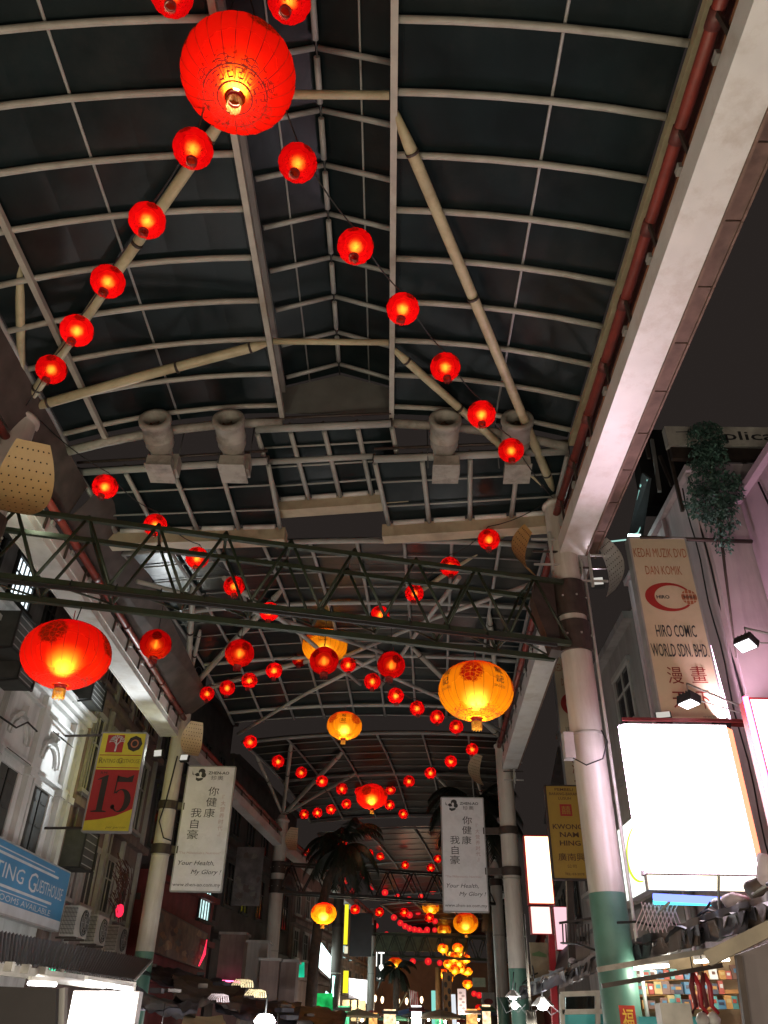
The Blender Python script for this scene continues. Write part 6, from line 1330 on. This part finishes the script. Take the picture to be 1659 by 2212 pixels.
T = thing('pink_neon', 'pink neon tube washing the wall panel on the left', 'neon tube', at(500, 2118, Y=33.4)); MB().tube([at(480, 2120, Y=33.5), at(520, 2122, Y=33.5)], .05, 6).build('tube', PG, T)
T = thing('red_neon', 'thin red neon at the end of the mural banner', 'neon tube', at(440, 2070, X=-7.1)); MB().tube([at(447, 2030, X=-7.15), at(441, 2062, X=-7.15), at(430, 2086, X=-7.15)], [.02, .06, .03], 6).build('tube', glow('deep red neon', (1, .03, .08), 1.6), T)
p = at(258, 1968, X=-7.4); T = thing('red_signal_lamp', 'red glowing lamp among dry twigs above the row of air conditioners', 'lamp', p); MB().lathe([(0, -.16), (.09, -.12), (.12, .0), (.08, .14), (0, .18)], 12, Matrix.Translation(p)).build('globe', glow('deep red globe', (1, .02, .06), 1.8), T); MB().tube([p + Vector((0, 0, .16)), p + Vector((0, 0, .5))], .02, 5).build('stem', BLACK, T)
T = thing('dry_creeper', 'reddish dry creeper above the red lamp on the left wall', 'plant', p + Vector((0, 0, .4))); mb = MB()
for k in range(60):
    a = p + Vector((-.2, rr.uniform(-.6, .6), rr.uniform(.2, 1.4))); mb.tube([a, a + Vector((.15, rr.uniform(-.2, .2), -.2)), a + Vector((.2, rr.uniform(-.3, .3), -.5))], .012, 3, caps=False)
mb.build('twigs', mat('red brown twigs', (.09, .03, .025), .8), T)['kind'] = 'stuff'
# far lit shop signs, left of the street end
def xbox(nm, label, corners, X, face, case=None):
    B = Board(nm, label, 'light box', corners, .2, case or MATS['white box case'], X=X)
    MB().poly([B.P(.0, .0, .012), B.P(1, .0, .012), B.P(1, 1, .012), B.P(.0, 1, .012)], (.008 if X < 0 else -.008, 0, 0)).build('lit_face', face, B.root); return B
CW = glow('far cyan white face', (0.78, 1.0, 0.96), 4.5, sample=True)
xbox('far_lightbox', 'cyan white glaring board low at the street end, left of the brown column', ((678, 2034), (727, 2070), (727, 2110), (676, 2103)), -3.6, CW)
litbox('tall yellow lit strip right of the brown far column', ((743.5, 1952), (752, 1952), (752, 2042), (743.5, 2042)), 50, glow('yellow strip', (1.0, .85, .03), 1.3, sample=False), BLACK, 'far_strip_light', .02)
litbox('small pale lit end below the tall yellow strip', ((743.5, 2044), (751.5, 2044), (751.5, 2060), (743.5, 2060)), 50, glow('pale strip', (.9, .85, .6), 1.0, sample=False), BLACK, 'far_strip_light', .02)
litbox('lower yellow lit strip by the white board', ((741, 2096), (752.5, 2096), (752.5, 2146), (741, 2146)), 50, glow('yellow strip', (1, .85, .03), 1.3), BLACK, 'far_strip_light', .02)
B = Board('far_white_board', 'white glaring board with a slanting lower edge right of the yellow strips', 'light box', ((754, 2113), (793, 2118), (792, 2168), (754, 2146)), .2, MATS['white box case'], Y=54)
q = [at(754, 2113, Y=53.9), at(793, 2118, Y=53.9), at(792, 2168, Y=53.9), at(754, 2146, Y=53.9)]; MB().poly(q[::-1], (0, -.02, 0)).build('lit_face', glow('far white face', (1, .98, .94), 4.0), B.root)
T = thing('teal_neon', 'teal white neon outline beside the brown far column', 'neon tube', at(718, 2150, Y=49)); MB().tube([at(721, 2108, Y=49), at(718, 2152, Y=49), at(703, 2144, Y=49)], .09, 6).build('tube', glow('teal white neon', (.5, 1, .88), 3.0, sample=False), T)
for (x0, x1, y0, y1, nm, lb, m) in ((673, 716, 2146, 2194, 'green_drape', 'green lit drape bundle left of the brown far column', glow('self-glowing green cloth', (.02, .55, .12), .8, sample=False, var=.6, scale=2)), (640, 656, 2079, 2111, 'green_lamp_panel', 'small green glowing panel left of the cyan white board', glow('green lit panel', (.02, .65, .35), .8, sample=False, var=.5, scale=1))):  # drape folds glow by themselves, light on the cloth put into them
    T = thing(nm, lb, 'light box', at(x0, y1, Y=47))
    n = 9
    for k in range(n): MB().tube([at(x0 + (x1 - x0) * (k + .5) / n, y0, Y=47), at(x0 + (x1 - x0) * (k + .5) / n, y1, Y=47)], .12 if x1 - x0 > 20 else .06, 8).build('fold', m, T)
B = Board('far_dark_banner', 'dark unlit banner hanging right of the tall yellow strip', 'banner', ((756, 1972), (803, 1972), (803, 2066), (756, 2066)), .1, mat('near black banner', (.018, .018, .022), .5, .4, 2), Y=52)
B = Board('far_kiosk_front', 'tan lit shopfront under the white board', 'shopfront', ((739, 2152), (790, 2176), (790, 2208), (739, 2196)), .3, TANW, Y=52)
for k in range(3): MB().box(B.P(.2 + .3 * k, .5, .02), (.5, .04, 1.0)).build('goods_panel', CANV, B.root)
lamp('shopfront_light', B.P(.5, .9, .9), 150, (1, .8, .6), .2, B.root)
B = Board('fork_sign', 'dark board with a white lit T shape and drop, right of the far pale column', 'sign', ((812, 2056), (832, 2056), (832, 2120), (812, 2120)), .12, BLACK, Y=60)
FW = glow('white sign strokes', (1, .97, .9), 2.5, sample=False)
B.shape([[(.25, .94), (.9, .94), (.9, .985), (.25, .985)], [(.52, .56), (.64, .56), (.64, .94), (.52, .94)], disc(.58, .48, .24, .09), [(.42, .42), (.74, .42), (.58, .28)], [(.15, .06), (.9, .06), (.9, .12), (.15, .12)], [(.02, .5), (.10, .5), (.10, .99), (.02, .99)]], FW, 'lit_stroke', off=.02)
# flag
p = at(884, 2140, Y=58); T = thing('striped_flag', 'red and white striped flag on a slanting pole at the street end', 'flag', p)
MB().tube([at(862, 2176, Y=58.1), at(884, 2136, Y=58)], .03, 6).build('pole', STEELY, T)
for k in range(10):
    x0 = 884 + k * 1.9; q = [at(x0 + 2 * j * 0 + j * .55, 2138 + 36 * j / 4 + (k * .5), Y=58 + .12 * math.sin(j * 1.2 + k * .7)) for j in range(5)]; q2 = [at(x0 + 1.9 + j * .55, 2138 + 36 * j / 4 + (k + 1) * .5, Y=58 + .12 * math.sin(j * 1.2 + (k + 1) * .7)) for j in range(5)]
    mb = MB(); mb.add(q + q2, [(j, j + 1, 6 + j, 5 + j) for j in range(4)]); mb.build('stripe', RC if k % 2 else GUTTER, T)
lamp('flag_light', at(880, 2190, Y=55), 120, (1, .85, .7), .2, T)
# carved panel, white post, ink banner, posters
B = Board('carved_panel', 'orange brown carved panel below the yellow cluster', 'panel', ((957, 2100), (976, 2100), (978, 2240), (959, 2240)), .15, WOOD, Y=50, frame=DARKB)
for k in range(9): B.shape([disc(.5 + .2 * (-1) ** k, .1 + k * .1, .2, .05, 10)], DARKB, 'carving', off=.01)
T = thing('white_post', 'bright white post with a green foot between the carved panel and the ink banner', 'post', at(981, 2230, Y=46)); MB().tube([at(979, 2148, Y=46), at(983, 2240, Y=46)], .11, 10).build('post_body', glow('self-glowing white post', (.9, .95, 1), .9, sample=False), T)  # post glows by itself in place of lamplight falling on it
T = thing('teal_post', 'thin teal post left of the carved panel', 'post', at(940, 2230, Y=60)); MB().tube([at(936, 2140, Y=60), at(938, 2240, Y=60)], .14, 10).build('post_body', glow('self-glowing teal post', (.35, .95, .8), .8, sample=False), T)  # teal light on the post put in as its own glow
T = thing('brown_post', 'brown wooden post between the teal post and the carved panel', 'post', at(948, 2230, Y=58)); MB().tube([at(946, 2090, Y=58), at(948, 2240, Y=58)], .18, 10).build('post_body', WOOD, T)
B = Board('ink_banner', 'white banner with grey ink scrolls below the yellow cluster', 'banner', ((988, 2136), (1006, 2136), (1008, 2192), (990, 2192)), .08, VINYL, Y=44)
for k in range(7): B.shape([disc(.35 + .3 * (k % 2), .12 + k * .12, .2, .05, 10)], ALU, 'ink_scroll', off=.005)
B = Board('street_plate', 'small pale green plate right of the yellow cluster', 'sign', ((1021, 2112), (1048, 2112), (1049, 2132), (1022, 2132)), .08, mat('pale green plate', (.32, .40, .28), .6), Y=42)
B = Board('bowl_poster', 'dim poster of a red bowl at the far right stalls', 'poster', ((1040, 2144), (1068, 2144), (1070, 2178), (1042, 2178)), .08, GREYW, Y=42); B.shape([disc(.5, .42, .36, .2)], REDW, 'bowl')
lamp('end_light', at(1000, 2190, Y=43), 110, (1, .7, .6), .2, B.root)
lamp('cluster_fill', at(905, 2185, Y=66), 260, (1, .75, .5), .3, T)
# ================================================================== STALL BULBS, unseen below the view (light the canopy from below)
WARM = (1.0, 0.88, 0.68); COOL = (0.92, 0.97, 1.0)
SB = glow('stall bulb', (1.0, 0.86, 0.66), 40.0, sample=False)
def stall_lamp(x, y, z, power, col=WARM, label='bare stall bulb on a cord beside the street stalls'):
    if y > 12: power *= (.42 if y < 22 else .26); z = 1.45
    T = thing('stall_lamp', label, 'lamp', (x, y, z), 'bare bulbs over the market stalls')
    MB().lathe([(0, -.07), (.035, -.06), (.045, -.02), (.03, .03), (.02, .06), (0, .06)], 12, Matrix.Translation((x, y, z))).build('bulb', SB, T)
    MB().tube([(x, y, z + .06), (x, y, z + .14)], 0.022, 8).build('socket', BLACK, T)
    MB().tube([(x, y, z + .14), (x, y, z + .5)], 0.006, 5).build('cord', BLACK, T)
    lamp('stall_light', (x, y, z - .1), power, col, 0.1, T)
import itertools
PW = 400
for i, (x, y) in enumerate(((-4.2, -1), (1.9, -2.5), (-4.4, 4.2), (2.2, 3.2), (-2.4, 5.4), (0.6, 3.9), (-3.6, 15.0), (-2.4, 20.5), (1.6, 19.0), (-3.6, 27.0), (2.0, 25.5), (-1.5, 34.5))):  # bulbs past the near truss are added mid-street to brighten the banners
    stall_lamp(x, y, 1.55, PW * (1.25 if y > 12 and x < 0 else 1), WARM if y < 12 else (1.0, .95, .93), '%s bare unseen bulb counting up the street from the camera' % ORD[i + 1])

def uplight(T, p, target, power, col, spot=80):
    """housed spot: column floodlights behind reflectors, plus added spots with no real fixture"""
    p = Vector(p); d = (Vector(target) - p).normalized(); x = d.cross(Vector((0, 0, 1))).normalized(); y = d.cross(x); M = Matrix((x, y, d)).transposed()
    MB().box(p, (.26, .2, .12), M).build('uplight_housing', BLACK, T)
    MB().box(p + d * .065, (.22, .16, .015), M).build('uplight_lens', glow('uplight lens', (1, .95, .85), .6, sample=False), T)
    lamp('uplight', p + d * .14, power, col, .06, T, 'SPOT', rot=d.to_track_quat('-Z', 'Y').to_euler(), spot=R(spot))
uplight(cR1, (R1[0] + .66, R1[1] + .32, E + 7.35), (3.4, 10.5, E + 7.9), 22, (1.0, .80, .9), 90)
uplight(cL1, (L1[0] + .5, L1[1] + .1, E + 7.1), (-6.0, 13.0, E + 8.2), 60, (.93, 1.0, .70), 110)
uplight(cL2, (L2[0] + .45, L2[1] - .7, E + 6.7), (-6.9, 19.5, E + 7.6), 110, (.95, 1.0, .88), 80)
uplight(cL2, (L2[0] + .1, L2[1] - 2.2, E + 6.4), (-8.9, 13.5, E + 5.2), 620, (.92, .98, 1.0), 115)  # added spot that brightens the white left facade, no real fixture
uplight(cR1, (4.55, 12.85, E + 4.45), (3.38, 9.4, E + 7.7), 430, (1.0, .66, .82), 54)  # added pink spot behind the lightbox, only there to brighten the right gutter
uplight(cR1, (5.5, 12.9, E + 4.35), (7.1, 13.2, E + 9.0), 380, (1.0, .66, .82), 105)  # added pink spot lighting the right wall, leaves and rooftop board

# far market umbrellas closing the bottom of the view
UM = [mat('umbrella cloth %s' % n, c, .7, .2, 3) for n, c in (('red', (.25, .03, .03)), ('blue', (.04, .07, .18)), ('cream', (.45, .38, .26)), ('green', (.05, .18, .10)), ('dark', (.04, .035, .04)))]
ru = random.Random(21)
for k in range(13):
    px = 628 + k * 36 + ru.uniform(-8, 8); p = at(px, 2186 + ru.uniform(-8, 10), Y=38 + 3.1 * ((k * 7) % 9)); c = (k * 3) % 5
    T = thing('market_umbrella', '%s %s market umbrella from the left along the bottom edge' % (ORD[k + 1], ('red', 'blue', 'cream', 'green', 'dark')[c]), 'umbrella', (p.x, p.y, 0), 'market umbrellas far down the street')
    r = ru.uniform(.8, 1.1)
    MB().lathe([(r, p.z - .32), (r * .98, p.z - .26), (r * .5, p.z - .10), (.03, p.z)], 8, Matrix.Translation((p.x, p.y, 0)), smooth=False).build('canopy', UM[c], T)
    MB().tube([(p.x, p.y, 0), (p.x, p.y, p.z + .05)], .025, 6).build('pole', STEELG, T)
    q = Vector((p.x + .2, p.y - .2, p.z - .42)); MB().lathe([(0, -.06), (.05, -.03), (.05, .03), (0, .06)], 8, Matrix.Translation(q)).build('bulb', SB, T)
    if k % 3 == 0: lamp('bulb_light', q - Vector((0, .2, .1)), 60, (1, .8, .6), .08, T)

# lit stall fronts along the bottom of the far street
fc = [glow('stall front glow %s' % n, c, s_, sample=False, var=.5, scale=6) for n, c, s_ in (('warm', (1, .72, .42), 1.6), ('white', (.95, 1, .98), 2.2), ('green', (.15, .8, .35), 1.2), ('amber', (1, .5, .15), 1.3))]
for k, (px, w_) in enumerate(((655, 16), (690, 20), (742, 24), (806, 18), (842, 26), (900, 22), (948, 16), (1020, 24), (1052, 18), (1085, 20))):
    Y_ = 34 + 3.3 * ((k * 5) % 8); a_, b_ = at(px - w_ / 2, 2196 - (k % 3) * 6, Y=Y_), at(px + w_ / 2, 2196, Y=Y_)
    T = thing('far_stall', '%s small lit stall front from the left at the bottom of the far street' % ORD[k + 1], 'stall', ((a_.x + b_.x) / 2, Y_, 0), 'lit stalls far down the street')
    MB().box(((a_.x + b_.x) / 2, Y_ + .2, (a_.z + .9) / 2 + .2), (b_.x - a_.x, .1, a_.z - .9)).build('glowing_back', fc[k % 4], T)  # back board glows by itself, standing for a lamplit stall
    MB().box(((a_.x + b_.x) / 2, Y_ - .3, .45), (b_.x - a_.x + .1, .7, .9)).build('counter', TARPB, T)
    MB().poly([(a_.x - .1, Y_ - .6, a_.z - .02), (b_.x + .1, Y_ - .6, a_.z - .02), (b_.x + .1, Y_ + .3, a_.z + .14), (a_.x - .1, Y_ + .3, a_.z + .14)], (0, 0, .03)).build('awning', UM[k % 5], T)
